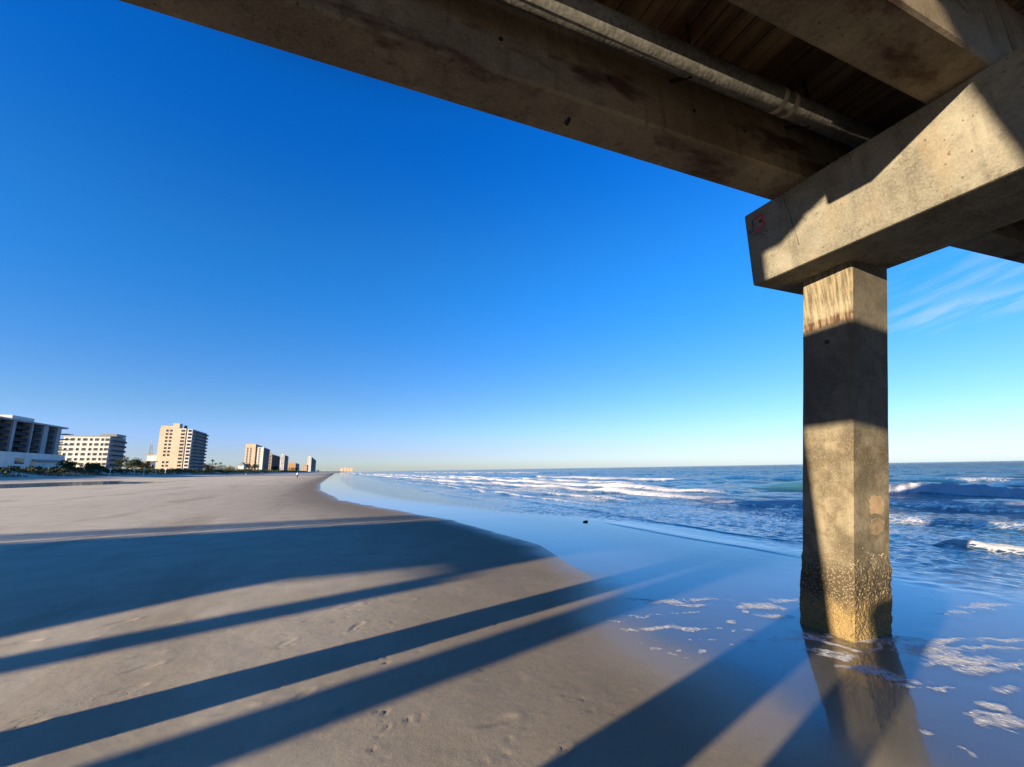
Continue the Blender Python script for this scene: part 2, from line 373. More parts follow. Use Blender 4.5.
def mp(sc, rot=0.0):
    q = nt.nodes.new('ShaderNodeMapping'); nt.links.new(pos, q.inputs[0]); q.inputs['Scale'].default_value = sc; q.inputs['Rotation'].default_value = (0, 0, rot); return q.outputs[0]
rp = n.attr('ripple')
b1 = n.noise(mp((1.0, .42, 1), .06), 1.5, 6, .62); b2 = n.noise(mp((1.0, .5, 1), -.3), 7.0, 4, .6); b3 = n.noise(mp((1, .35, 1)), .35, 5, .6)
sx_ = n('ShaderNodeSeparateXYZ'); nt.links.new(pos, sx_.inputs[0]); lo = n.ramp(sx_.outputs[0], 8.0, 14.0)
b4 = n.noise(mp((1.0, .45, 1), .15), 13.0, 5, .65)
h = n.math('ADD', n.math('ADD', n.math('MULTIPLY', b1, n.math('ADD', .12, n.math('MULTIPLY', lo, .45))), n.math('MULTIPLY', n.math('ADD', b2, b4), .16)), n.math('MULTIPLY', b3, n.math('MULTIPLY', lo, .9)))
nor = n.bump(h, rp, .55)
cosv = n('ShaderNodeVectorMath', operation='DOT_PRODUCT', inp={0: geo.outputs['Incoming'], 1: nor})
frs = n.math('ADD', .024, n.math('MULTIPLY', .976, n.math('POWER', n.math('SUBTRACT', 1.0, n.math('ABSOLUTE', cosv.outputs['Value']), clamp=True), 4.9)))
gl = n('ShaderNodeBsdfGlossy', inp={'Roughness': .035, 'Normal': nor, 'Color': (1, 1, 1, 1)})
tr = n('ShaderNodeBsdfTransparent', inp={'Color': n.mix(n.attr('cover'), (1, 1, 1), (.90, .94, .95))})
df = n('ShaderNodeBsdfDiffuse', inp={'Color': n.mix(n.attr('green'), (.012, .060, .085), (.05, .12, .03)), 'Normal': nor})
body = n('ShaderNodeMixShader', inp={0: n.attr('deep'), 1: tr.outputs[0], 2: df.outputs[0]})
cov = n.attr('cover')
wat = n('ShaderNodeMixShader', inp={0: n.math('MULTIPLY', frs, cov), 1: body.outputs[0], 2: gl.outputs[0]})
fa = n.attr('foam')
vor = n('ShaderNodeTexVoronoi', feature='DISTANCE_TO_EDGE', inp={'Vector': mp((1, .6, 1)), 'Scale': 9.0})
lace = n.math('SUBTRACT', 1.0, n.ramp(vor.outputs['Distance'], .0, .22))
fn = n.math('ADD', n.math('MULTIPLY', n.noise(mp((1, .6, 1)), 4.5, 6, .7), .6), n.math('MULTIPLY', n.noise(mp((.9, .28, 1)), 1.3, 5, .65), .4))
ft = n.math('ADD', n.math('ADD', fa, n.math('MULTIPLY', n.math('SUBTRACT', fn, .5), 1.9)), n.math('MULTIPLY', n.math('SUBTRACT', lace, .45), .30))
v2 = n('ShaderNodeTexVoronoi', feature='SMOOTH_F1', inp={'Vector': mp((1, .75, 1)), 'Scale': 26.0, 'Smoothness': .4})
hole = n.ramp(n.math('ADD', v2.outputs['Distance'], n.math('MULTIPLY', n.math('SUBTRACT', fn, .5), .8)), .16, .40)
nearf = n.math('SUBTRACT', 1.0, n.ramp(sx_.outputs[0], 8.5, 10.5))
fm = n.math('MULTIPLY', n.ramp(ft, .44, .74), n.ramp(fa, .03, .25))
thick = n.ramp(ft, .80, 1.25)
fm = n.math('MULTIPLY', fm, n.math('SUBTRACT', 1.0, n.math('MULTIPLY', n.math('MULTIPLY', hole, nearf), n.math('SUBTRACT', .62, n.math('MULTIPLY', thick, .40)))))
fb = n.noise(pos, 16, 5, .7)
fd = n('ShaderNodeBsdfDiffuse', inp={'Color': (.80, .80, .79, 1), 'Normal': n.bump(fb, .8, .06)})
n.out(n('ShaderNodeMixShader', inp={0: fm, 1: wat.outputs[0], 2: fd.outputs[0]}).outputs[0])
ripple = 0.007+0.02*sstep(1.2, 4.5, dE)+.26*sstep(4.4-2.2*sstep(9, 17, Y), 5.8-2.2*sstep(9, 17, Y), dE)+0.24*sstep(7.5, 13, dE)+0.40*sstep(18, 80, dE)+.9*sstep(60, 300, dE)
green = np.clip(np.exp(-((X-29.2)/1.2)**2)*sstep(10, 17, Y)*(1-sstep(24, 27, Y))*.9, 0, 1)
sea = grid_obj('sea_water', X, Y, Z, m, keep, {'foam': foam, 'cover': np.clip(sstep(-.02, .55+.0*X, dE+.22*(fbm(X*3, Y*3, 3)-.5))+sstep(5.2, 7, Y), 0, 1), 'deep': wdeep, 'ripple': ripple, 'green': green})
tag(sea, 'blue sea with foaming breakers and a thin sheet of swash over the sand', 'sea', kind='structure')
SEAMAT = m
# tidal pool further up the beach
K = 40; pv = [(-50+22*math.cos(6.283*i/K), 98+62*math.sin(6.283*i/K), .255) for i in range(K)]
m, nt = new_mat('pool water'); n = N(nt)
p = n.principled(Base_Color=(.06, .065, .06), Roughness=.08, Normal=n.bump(n.noise(n.coords((1, .4, 1), True), 3, 4), .04, .3)); p.inputs['IOR'].default_value = 1.33
n.out(p.outputs[0])
pool = mesh_obj('tidal_pool', pv, [tuple(range(K))], m); tag(pool, 'long shallow tidal pool lying on the upper beach', 'pool', kind='structure')

# ------------------------------------------------------------------ pier
CON_CAP = concrete('cap concrete', (.222, .202, .152), (.11, .10, .075), streak=.45, rough_bump=.45, blotch=1.35)
nt = CON_CAP.node_tree; n = N(nt)
pb = [q for q in nt.nodes if q.type == 'BSDF_PRINCIPLED'][0]; src = pb.inputs['Base Color'].links[0].from_socket
mv = n.coords((1, 1, 1.3), True); mo = n.noise(mv, 2.3, 5, .62); ms = n.noise(mv, 38, 4, .7)
cc = n.mix(n.math('MULTIPLY', n.math('MULTIPLY', n.ramp(mo, .50, .62), n.ramp(ms, .40, .58)), .75), src, (.07, .062, .042))
wv = n.noise(n.coords((1, 1.2, .35), True), 3.1, 5, .6)
cc = n.mix(n.math('MULTIPLY', n.ramp(wv, .52, .66), .22), cc, (.24, .165, .085)); nt.links.new(cc, pb.inputs['Base Color'])
CON_GIR = concrete('girder concrete', (.23, .185, .12), (.115, .088, .056), rust=.9, streak=.6)
def soffit_mat():
    m, nt = new_mat('soffit boards'); n = N(nt)
    bd = n.noise(n.coords((5.5, .12, .1), True), 1.0, 3, .6); g_ = n.noise(n.coords((30, 1.2, 1), True), 1.0, 4, .6); v = n.coords(world=True); bl = n.noise(v, 1.6, 5, .6)
    c = n.mix(n.ramp(bd, .38, .62), (.045, .022, .012), (.20, .13, .065))
    c = n.mix(n.math('MULTIPLY', n.ramp(g_, .4, .7), .5), c, (.06, .03, .018))
    c = n.mix(n.math('MULTIPLY', n.ramp(bl, .5, .7), .6), c, (.09, .03, .015))
    n.out(n.principled(Base_Color=c, Roughness=.85, Normal=n.bump(g_, .4, .01)).outputs[0]); return m
SOFF = soffit_mat()
PIPEM = plain('weathered grey pipe', (.105, .10, .085), .8, .5, 30)
PALE = plain('pale tape band', (.34, .30, .22), .7, .25, 30)
DARKM = plain('dark hole', (.012, .01, .008), .9)
WOOD = plain('grey rail timber', (.28, .24, .19), .8, .3, 8)
pier = empty('fishing_pier', (4.755, 3.085, 0), 'weathered concrete fishing pier overhead with girders, cap beam, pipe and a square leaning pile', 'pier')
pier_inv = Matrix.Translation((-4.755, -3.085, 0))
def ppart(mb, name, mat, parent=None, smooth=False):
    """part of the pier given in world metres"""
    o = mb.build(name, mat, None, smooth)
    o.data.transform(pier_inv)
    o.parent = parent or pier; return o
SP = 9.1; ZB, ZT, ZS = 3.515, 4.352, 5.22

# the pile in front: fine mesh so that the barnacled foot is rough relief
def pile_material():
    m, nt = new_mat('pile concrete'); n = N(nt)
    v = n.coords(world=True); sep = n('ShaderNodeSeparateXYZ'); nt.links.new(v, sep.inputs[0]); z = sep.outputs[2]; x = sep.outputs[0]
    big = n.noise(v, 2.2, 6, .62); mid = n.noise(v, 9, 6, .65); fin = n.noise(v, 70, 4, .6)
    st = n.noise(n.coords((9, 9, .7), True), 1.5, 5, .6)
    c = n.mix(n.ramp(big, .36, .62), (.092, .075, .047), (.222, .186, .122))
    c = n.mix(n.math('MULTIPLY', n.ramp(mid, .48, .66), .6), c, (.095, .068, .034))
    pt = n.noise(v, 31, 4, .7); c = n.mix(n.math('MULTIPLY', n.ramp(pt, .56, .68), .55), c, (.075, .052, .026))
    c = n.mix(n.math('MULTIPLY', n.ramp(st, .5, .72), .45), c, (.085, .07, .042))
    c = n.mix(n.math('MULTIPLY', n.ramp(fin, .5, .78), .5), c, (.36, .30, .19))
    # rust tide line and the landward cap's shadow painted as a darker band
    zj = n.math('ADD', z, n.math('MULTIPLY', n.math('SUBTRACT', mid, .5), .10))
    tn = n('ShaderNodeNewGeometry').outputs['True Normal']; tsx = n('ShaderNodeSeparateXYZ'); nt.links.new(tn, tsx.inputs[0]); west = n.ramp(n.math('MULTIPLY', tsx.outputs[0], -1.0), .6, .8)
    head = n.math('MULTIPLY', n.ramp(zj, 2.93, 2.98), west)
    c = n.mix(n.math('MULTIPLY', n.math('SUBTRACT', n.ramp(zj, 2.93, 2.97), n.ramp(zj, 3.02, 3.07)), n.math('MULTIPLY', west, .9)), c, (.05, .016, .008))
    band = n.math('MULTIPLY', n.ramp(z, 1.8, 2.1), n.math('SUBTRACT', 1.0, head))
    c = n.mix(n.math('MULTIPLY', band, .55), c, (.075, .07, .06))
    # foot: barnacles and wet algae
    zf = n.math('ADD', z, n.math('MULTIPLY', n.math('SUBTRACT', mid, .5), .35))
    foot = n.math('SUBTRACT', 1.0, n.ramp(zf, .52, .78))
    vo = n('ShaderNodeTexVoronoi', inp={'Vector': v, 'Scale': 46.0})
    shell = n.math('SUBTRACT', 1.0, n.ramp(vo.outputs['Distance'], .15, .6))
    c = n.mix(n.math('MULTIPLY', foot, .9), c, n.mix(shell, (.055, .04, .02), (.235, .19, .12)))
    algae = n.math('SUBTRACT', 1.0, n.ramp(zf, .18, .42))
    c = n.mix(n.math('MULTIPLY', algae, .6), c, (.33, .225, .085))
    # rough formed head: upright ridges
    rid = n.noise(n.coords((16, 16, 1.6), True), 2.0, 4, .6)
    hh = n.math('ADD', n.math('MULTIPLY', mid, .4), n.math('MULTIPLY', fin, .35))
    hh = n.math('ADD', hh, n.math('MULTIPLY', n.math('MULTIPLY', rid, head), 3.0))
    hh = n.math('ADD', hh, n.math('MULTIPLY', n.math('MULTIPLY', shell, foot), 1.3))
    c = n.mix(n.math('MULTIPLY', n.math('MULTIPLY', head, n.ramp(rid, .42, .62)), .45), c, (.40, .33, .20))
    p = n.principled(Base_Color=c, Roughness=.85, Normal=n.bump(hh, .55, .02)); p.inputs['Specular IOR Level'].default_value = .25
    n.out(p.outputs[0]); return m
PILEM = pile_material()
def pile_mesh(fine=True):
    """square pile, chamfered, from below the sand to the cap"""
    hw, ch = (.258 if fine else .2155), .022
    prof = []
    per = 26 if fine else 1
    corners = [(-hw, -hw+ch), (-hw, hw-ch), (-hw+ch, hw), (hw-ch, hw), (hw, hw-ch), (hw, -hw+ch), (hw-ch, -hw), (-hw+ch, -hw)]
    for i in range(8):
        a, b = corners[i], corners[(i+1) % 8]; k = per if i % 2 == 0 else (2 if fine else 1)
        prof += [(a[0]+(b[0]-a[0])*j/k, a[1]+(b[1]-a[1])*j/k) for j in range(k)]
    zs = list(np.arange(-.5, -.05, .15)) + list(np.arange(-.05, .95, .016)) + list(np.arange(.95, ZB+.02, .12)) + [ZB+.03] if fine else [-1.5, ZB+.03]
    return prof, zs
def pile(xc, yb, lean, top, name='pile', fine=False, z0=-1.5):
    prof, zs = pile_mesh(fine)
    zs = [z0 if i == 0 else z for i, z in enumerate(zs)]; zs[-1] = top+.004
    P = np.array(prof); n_ = len(P); vv = []
    for z in zs:
        q = P.copy()
        if fine:
            nrm = P/np.linalg.norm(P, axis=1)[:, None]
            ang = np.arctan2(P[:, 1], P[:, 0])*.25*1.25
            f_ = 1-sstep(.50, .74, np.array(z+0*ang)+.16*(vnoise(ang*14+9, z*9+0*ang)-.5))
            cell = vnoise(ang*60+50, z*58+0*ang); lump = vnoise(ang*16, z*15+0*ang+7)
            q = q + nrm*((f_*(.003+.014*cell+.014*lump)) + .004*(vnoise(ang*9, z*3+0*ang)-.5))[:, None]
        tw_ = math.radians(4.5) if fine else 0.0; ct, st_ = math.cos(tw_), math.sin(tw_)
        vv += [(xc+a*ct+b*st_, yb-a*st_+b*ct+lean*max(z, -1), z) for a, b in q]
    fs = [(i+n_*k, (i+1) % n_+n_*k, (i+1) % n_+n_*(k+1), i+n_*(k+1)) for k in range(len(zs)-1) for i in range(n_)]
    fs += [tuple(range(n_)), tuple(range(n_*(len(zs)-1), n_*len(zs)))]
    mb = MB(); mb.add(vv, fs); return ppart(mb, name, PILEM)
P0 = pile(4.800, 3.118, -.15, ZB, fine=True, z0=-.6)
# barnacles and oyster shells on the foot of that pile
mb = MB(); rr = random.Random(21)
for k in range(2600):
    side = rr.choice((0, 0, 0, 1, 1, 2)); z = abs(rr.gauss(.42, .17)) if rr.random() < .8 else rr.uniform(0, .75)
    if z > .82: continue
    t = rr.uniform(-.245, .245); s_ = rr.uniform(.004, .011)*(1.25 if rr.random() < .1 else 1)
    yo = 3.128-.15*z
    if side == 0: c0 = Vector((4.787-.256, yo+t, z)); nr = Vector((-1, 0, 0))
    elif side == 1: c0 = Vector((4.787+t, yo-.256, z)); nr = Vector((0, -1, 0))
    else: c0 = Vector((4.787+.256, yo+t, z)); nr = Vector((1, 0, 0))
    nr = (nr+Vector((rr.gauss(0, .4), rr.gauss(0, .4), rr.gauss(.1, .4)))).normalized()
    u = nr.orthogonal().normalized(); w_ = nr.cross(u); K = 6
    ring0 = [c0-nr*.008+(u*math.cos(6.283*i/K)+w_*math.sin(6.283*i/K)*rr.uniform(.6, 1.1))*s_ for i in range(K)]
    ring1 = [c0+nr*s_*.7+(u*math.cos(6.283*i/K)+w_*math.sin(6.283*i/K)*.8)*s_*.5 for i in range(K)]
    tb = math.radians(4.5); cx_, cy_ = 4.787, yo
    def tw(p): dx_, dy_ = p.x-cx_, p.y-cy_; return Vector((4.800+dx_*math.cos(tb)+dy_*math.sin(tb), yo-.010-dx_*math.sin(tb)+dy_*math.cos(tb), p.z))
    ring0 = [tw(p) for p in ring0]; ring1 = [tw(p) for p in ring1]; c0 = tw(c0)
    mb.add(ring0+ring1+[c0+nr*s_*.3], [(i, (i+1) % K, K+(i+1) % K, K+i) for i in range(K)]+[(K+i, K+(i+1) % K, 2*K) for i in range(K)])
barn = ppart(mb, 'barnacle_crust', plain('barnacle shell', (.21, .175, .115), .85, .6, 40), P0); tag(barn, kind='stuff')
def flat_blob(name, cx, cz, rx, rz, plane, off, mat, parent, seed=1, K=22, sq=4):
    """thin patch lying 2 mm proud of the pile's south or west face"""
    rr = random.Random(seed); mb = MB(); v = []
    for lay in (0, 1):
        for i in range(K):
            t = 6.283*i/K; r_ = (abs(math.cos(t))**sq+abs(math.sin(t))**sq)**(-1/sq)*rr.uniform(.80, 1.10)
            a, b = rx*r_*math.cos(t), rz*r_*math.sin(t)
            o_ = off+(.0006 if lay else -.004)
            if plane == 'S': v.append((cx+a, 3.118-.15*(cz+b)-.258*math.cos(math.radians(4.5))-(cx+a-4.80)*math.tan(math.radians(4.5))-o_-.0015, cz+b))
            else: v.append((4.800-.2595-o_+(cx+a-(3.118-.15*(cz+b)))*math.tan(math.radians(4.5)), cx+a, cz+b))
    mb.add(v, [tuple(range(K, 2*K))]+[(i, (i+1) % K, K+(i+1) % K, K+i) for i in range(K)])
    return ppart(mb, name, mat, parent)
PATCH = plain('pale mortar repair', (.36, .25, .14), .9, .25, 14)
flat_blob('repair_patch', 4.850, 1.205, .095, .088, 'S', .0015, PATCH, P0, 3, 22, 6)
flat_blob('repair_patch', 4.850, 1.01, .10, .075, 'S', .0015, plain('worn mortar repair', (.27, .20, .115), .9, .4, 14), P0, 4, 22, 3)
flat_blob('bolt_hole', 2.70, 2.80, .025, .022, 'W', .0015, plain('rusted insert', (.05, .022, .012), .9, .3), P0, 6)

# cap beam
def cap(xc, y0, y1, z0, name='cap'):
    mb = MB(); mb.box(xc-.47, xc+.47, y0, y1, z0, ZT, ch=.022); return ppart(mb, name, CON_CAP)
C0 = cap(4.62, -1.35, 3.125, ZB)
# crack down the cap and the painted number
def stroke(pts, wd, name, mat, parent, x=4.148, jit=.0):
    """painted line following (y,z) points on the cap's shoreward face"""
    mb = MB(); L = len(pts); v = []
    for i, (y, z) in enumerate(pts):
        a = pts[max(i-1, 0)]; b = pts[min(i+1, L-1)]
        t = Vector((b[0]-a[0], b[1]-a[1])).normalized(); nx_, ny_ = -t.y*wd/2, t.x*wd/2
        j = 1+jit*(random.random()-.5)
        for xx in (x+.0, x-.0006):
            v.append((xx, y+nx_*j, z+ny_*j)); v.append((xx, y-nx_*j, z-ny_*j))
    f = []
    for i in range(L-1):
        o_ = 4*i; f.append((o_+2, o_+3, o_+7, o_+6)); f += [(o_, o_+2, o_+6, o_+4), (o_+1, o_+5, o_+7, o_+3)]
    mb.add(v, f); return ppart(mb, name, mat, parent)
RED = plain('faded red paint', (.42, .035, .055), .7, .3, 60); GREYP = plain('faded grey paint', (.07, .065, .075), .8, .3, 60)
# '3' then 'J' reads left to right seen from the shore: north is to the left
three = [(2.975-.075*math.cos(a)*1.0-.0, 4.235+.045*math.sin(a)) for a in np.linspace(2.6, -1.5, 10)]
three = [(2.955-.048*math.cos(t), 4.222+.036*math.sin(t)) for t in np.linspace(math.pi*.85, -math.pi*.5, 10)] + [(2.955-.055*math.cos(t), 4.145+.042*math.sin(t)) for t in np.linspace(math.pi*.5, -math.pi*.85, 11)]
stroke(three, .026, 'painted_number', RED, C0)
jay = [(3.03, 4.25), (3.032, 4.20), (3.034, 4.16), (3.045, 4.125), (3.062, 4.115), (3.08, 4.13), (3.086, 4.15)]
stroke(jay, .022, 'painted_letter', GREYP, C0)
stroke([(2.66, 4.30), (2.645, 4.18), (2.62, 4.08), (2.615, 4.0), (2.60, 3.9), (2.585, 3.80), (2.58, 3.72)], .006, 'crack', plain('dark crack line', (.075, .064, .045), .9), C0, jit=1.2)  # crack drawn as a thin darker strip

# girders under the span with the camera, and the next span climbing seaward
GY = [2.62, 1.285]
def girder(x0, x1, yc, slope=0.0, name='girder'):
    hb = .196; ht = .165
    prof = [(yc-hb+.02, ZT), (yc+hb-.02, ZT), (yc+hb, ZT+.02), (yc+ht, ZS+.04), (yc-ht, ZS+.04), (yc-hb, ZT+.02)]
    mb = MB(); K = max(1, int((x1-x0)/1.5))
    for i in range(K): pass
    mb.prism_x(prof, x0, x1)
    if slope: mb.v = [(x, y, z+(x-5.09)*slope) for x, y, z in mb.v]
    return ppart(mb, name, CON_GIR)
def soffit(x0, x1, y0, y1, slope=0.0, rail=True):
    mb = MB(); x = x0; i = 0
    rr = random.Random(int(x0*10))
    while x < x1-.05:
        w_ = min(rr.uniform(.14, .24), x1-x)
        mb.box(x, x+w_-.012, y0, y1, ZS+rr.choice((0, .006, .012, .03)), ZS+.12); x += w_
    mb.box(x0, x1, y0-.01, y1+.01, ZS+.11, ZS+.24)
    if slope: mb.v = [(a, b, c_+(a-5.09)*slope) for a, b, c_ in mb.v]
    return ppart(mb, 'deck', SOFF)
G1 = girder(-SP+4.62+.01, 4.61, GY[0]); girder(1.78, 4.61, GY[1])
soffit(1.2, 4.615, -.42, 3.45); soffit(-SP+4.62, 1.195, -.13, 3.45)
for yc in GY: girder(4.64, 4.62+SP, yc, .052); girder(4.62+SP+.02, 4.62+2*SP, yc, .052); girder(4.62+2*SP+.02, 4.62+3*SP, yc, .052)
for k in range(3): soffit(4.62+k*SP+.02, 4.62+(k+1)*SP, -.42, 3.45, .052)
# bearing pads under the girder ends
for yc in GY:
    mb = MB(); mb.box(4.30, 4.56, yc-.12, yc+.12, ZT-.018, ZT+.003); ppart(mb, 'bearing_pad', DARKM)
# inserts along the side of the girder
for px, py in ((500, 41), (608, 80), (693, 112), (743, 132), (790, 150), (826, 164), (568, 121)):
    d = ray(px, py); t = (GY[0]-.174)/d.y; q = CAM+d*t
    mb = MB(); mb.tube((q.x, GY[0]-.196, q.z), (q.x, GY[0]-.15, q.z), .016, .02, 7); ppart(mb, 'form_tie_hole', DARKM, G1)
# pipe slung below the deck
PYc, PZc, PR = 2.205, 4.84, .106
mb = MB(); mb.tube((-SP+4.7, PYc, PZc), (SP+4.5, PYc, PZc), PR, seg=28)
pipe = ppart(mb, 'pipe', PIPEM, smooth=True)
for xx in (-3.0,): mb = MB(); mb.tube((xx, PYc, PZc), (xx+.16, PYc, PZc), PR+.012, seg=28); ppart(mb, 'coupling', PIPEM, pipe, True)
for i, xx in enumerate((3.52, 3.66)):
    mb = MB(); mb.tube((xx, PYc, PZc), (xx+.055, PYc, PZc), PR+.0025, seg=28); ppart(mb, 'tape_band', PALE, pipe, True)
for xx in (-1.6, .4, 2.55, 4.0):
    mb = MB(); mb.tube((xx, PYc+.02, PZc-PR), (xx, GY[0]-.17, PZc+.06), .014, seg=6); mb.tube((xx, PYc, PZc+PR), (xx, PYc, ZS+.02), .014, seg=6); ppart(mb, 'hanger_rod', DARKM, pipe)

# unseen block and post added behind the camera only to cast shadows
mb = MB(); q0 = -13.45; mb.prism_x([(2.2, -1), (4.45, -1), (4.45, 1.95), (3.7, 2.07), (3.43, 2.03), (2.77, 1.72), (2.2, 1.46)], q0-.2, q0+.2); ppart(mb, 'shadow_block', CON_CAP)
mb = MB(); mb.tube((-3.0, .05, -.5), (-3.0, .05, 1.48), .19, .19, 16); mb.tube((-3.0, .05, 1.48), (-3.0, .05, 1.58), .19, .15, 16); mb.tube((-3.0, .05, 1.58), (-3.0, .05, 1.64), .15, .06, 16); ppart(mb, 'shadow_post', WOOD)  # added post stands in for a bystander's round-topped shadow on the pile
# landward spans behind the camera (they throw the shadows on the beach)
NB = 11
x1b = 4.62-SP
mb = MB(); mb.box(x1b-.47, x1b+.47, -2.45, 3.125, ZB, ZT, ch=.022); ppart(mb, 'cap', CON_CAP)
pile(x1b+.135, 3.094, -.15, ZB); pile(x1b+.135, .36, 0, ZB)
mb = MB(); mb.prism_x([(-1.60, 6.1), (-1.98, 4.34), (-2.45, 4.34), (-2.45, 6.1)], x1b-.1, x1b+.1); ppart(mb, 'shade_panel', CON_CAP)  # unseen leaning panel added to shade the south part of the cap face
mb = MB(); mb.box(x1b-.12, x1b+.12, .10, 1.10, ZT, ZS+.5); ppart(mb, 'end_wall', CON_CAP)  # unseen wall added so its shadow covers the cap's north end
for k in range(2, NB):
    xb = 4.62-SP*k
    mb = MB(); mb.box(xb-.35, xb+.35, -1.22, 3.125, ZT-.36, ZT, ch=.02); ppart(mb, 'cap', CON_CAP)
    if k != 2: pile(xb+.135, 3.094, -.15, ZT-.36)
    pile(xb+.135, {2: -.90, 3: -1.30}.get(k, -1.05), 0, ZT-.36)
for k in range(1, NB):
    xa, xb = 4.62-SP*(k+1), 4.62-SP*k
    for yc in GY: girder(xa+.01, xb-.01, yc)
    if k >= 2:
        for yc in (-.05, -1.08): girder(xa+.01, xb-.01, yc)
    mb = MB(); mb.box(xa, xb-.005, -1.25 if k >= 2 else .92, 3.45, ZS+.002, ZS+.24); ppart(mb, 'deck', SOFF)
def railing(x0, x1, y, slope=0.0):
    mb = MB(); x = x0+.1
    while x < x1: mb.box(x-.05, x+.05, y-.07, y+.07, ZS+.24, ZS+1.22); x += 1.83
    for z0, hgt in ((.42, .14), (.66, .14), (.90, .14)): mb.box(x0, x1, y-.025, y+.025, ZS+.24+z0, ZS+.24+z0+hgt)
    mb.box(x0, x1, y-.15, y+.15, ZS+1.22, ZS+1.26)
    if slope: mb.v = [(a, b, c_+(a-5.09)*slope) for a, b, c_ in mb.v]
    return ppart(mb, 'railing', WOOD)
railing(4.62-SP*NB, 4.61, 3.33); railing(4.64, 4.62+3*SP, 3.33, .052)
for k in (1, 2, 3):
    xb = 4.62+SP*k; zt = ZT+(xb-5.09)*.052
    mb = MB(); mb.box(xb-.47, xb+.47, -1.35, 3.125, zt-.84, zt, ch=.022); ppart(mb, 'cap', CON_CAP)

# ------------------------------------------------------------------ buildings
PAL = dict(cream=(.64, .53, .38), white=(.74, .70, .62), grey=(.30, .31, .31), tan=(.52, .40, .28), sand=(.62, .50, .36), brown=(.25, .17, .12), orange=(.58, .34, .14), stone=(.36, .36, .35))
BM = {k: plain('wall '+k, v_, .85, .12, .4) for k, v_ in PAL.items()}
GLASS, nt = new_mat('dark window glass'); n = N(nt); n.out(n.principled(Base_Color=(.02, .028, .035), Roughness=.12).outputs[0])
FRAME = plain('window frame', (.45, .44, .42), .6, .1, 2)
SHADE = plain('shaded recess wall', (.07, .075, .08), .85, .2, .5)  # shade of the recesses put into a dark wall colour
ZG = 4.3
DARKF = plain('shaded recess and rail', (.045, .05, .055), .9, .2, .6, spec=.05)  # matte dark tone paints seaward shade onto rails and doors
def px_of(px): return px
class Building:
    """box with its seaward (east) face on plane X=xe; south face at y0, north end y1, west end x0"""
    def __init__(s, name, label, xe, pxse, pxw, pxne, cat='building', y0=None, y1=None, x0=None):
        if pxne is None and y1 is None: y1 = on_x(pxse, xe).y+40
        c = on_x(pxse, xe) if pxse is not None else None
        s.xe = xe; s.y0 = c.y if y0 is None else y0
        s.x0 = on_y(pxw, s.y0).x if x0 is None else x0
        s.y1 = on_x(pxne, xe).y if y1 is None else y1
        s.root = empty(name, ((s.x0+s.xe)/2, (s.y0+s.y1)/2, ZG), label, cat)
        s.inv = Matrix.Translation((-(s.x0+s.xe)/2, -(s.y0+s.y1)/2, -ZG))
        s.D = (Vector((s.xe, s.y0, 0))).dot(fw0)
    def part(s, mb, name, mat, parent=None):
        o = mb.build(name, mat); o.data.transform(s.inv); o.parent = parent or s.root; return o
    def top(s, px, py, X=None):          # height at a sighted roof point, on the SE corner's depth
        return EYE + (hor(px)-py)*s.D/444*1.0
    def wall(s, zt, mat, name='wall', x0=None, x1=None, y0=None, y1=None, z0=None):
        mb = MB(); mb.box(s.x0 if x0 is None else x0, s.xe if x1 is None else x1, s.y0 if y0 is None else y0, s.y1 if y1 is None else y1, ZG-1.5 if z0 is None else z0, zt); return s.part(mb, name, mat)
    def windows_s(s, fx, zs, w, h, y=None, glass=GLASS, depth=.12):
        """windows of the south face: fx = fractions across the face, zs = sill heights"""
        y = s.y0 if y is None else y; me = None
        mb = MB(); mb.box(-w/2, w/2, -.06, .05, 0, h); mf = MB(); t = max(.09, .06*w)
        mf.box(-w/2-t, w/2+t, -.11, .03, -t, 0); mf.box(-w/2-t, w/2+t, -.11, .03, h, h+t); mf.box(-w/2-t, -w/2, -.11, .03, 0, h); mf.box(w/2, w/2+t, -.11, .03, 0, h)
        for f in fx:
            xx = s.x0+(s.xe-s.x0)*f
            for z in zs:
                if me is None:
                    o = mb.build('window', glass); q = mf.build('frame', FRAME); me = (o.data, q.data)
                else: o = link('window', me[0]); q = link('frame', me[1])
                o.location = s.inv @ Vector((xx, y, z)); o.parent = s.root; q.parent = o
    def balconies_e(s, zs, y0, y1, deep=1.6, rail=True, mat=None, x=None):
        """balconies along the seaward face, each slab with its rail, and glazing behind, both painted in a shade tone"""
        x = s.xe if x is None else x; me = None
        for i, z in enumerate(zs):
            mb = MB(); mb.box(x, x+deep, y0, y1, z-.22, z)
            if me is None:
                o = s.part(mb, 'balcony', mat); me = o.data; base = z
                mr = MB(); mr.box(x+deep-.06, x+deep+.002, y0+.01, y1-.01, z, z+1.0)
                r_ = s.part(mr, 'rail', DARKF, o); mg = MB(); mg.box(x-.05, x+.05, y0+.1, y1-.1, z+.02, z+2.6); g_ = s.part(mg, 'glass_door', DARKF, o)
                md = (r_.data, g_.data)
            else:
                o = link('balcony', me, None, s.root); o.location.z = z-base
                r_ = link('rail', md[0], None, o); g_ = link('glass_door', md[1], None, o)

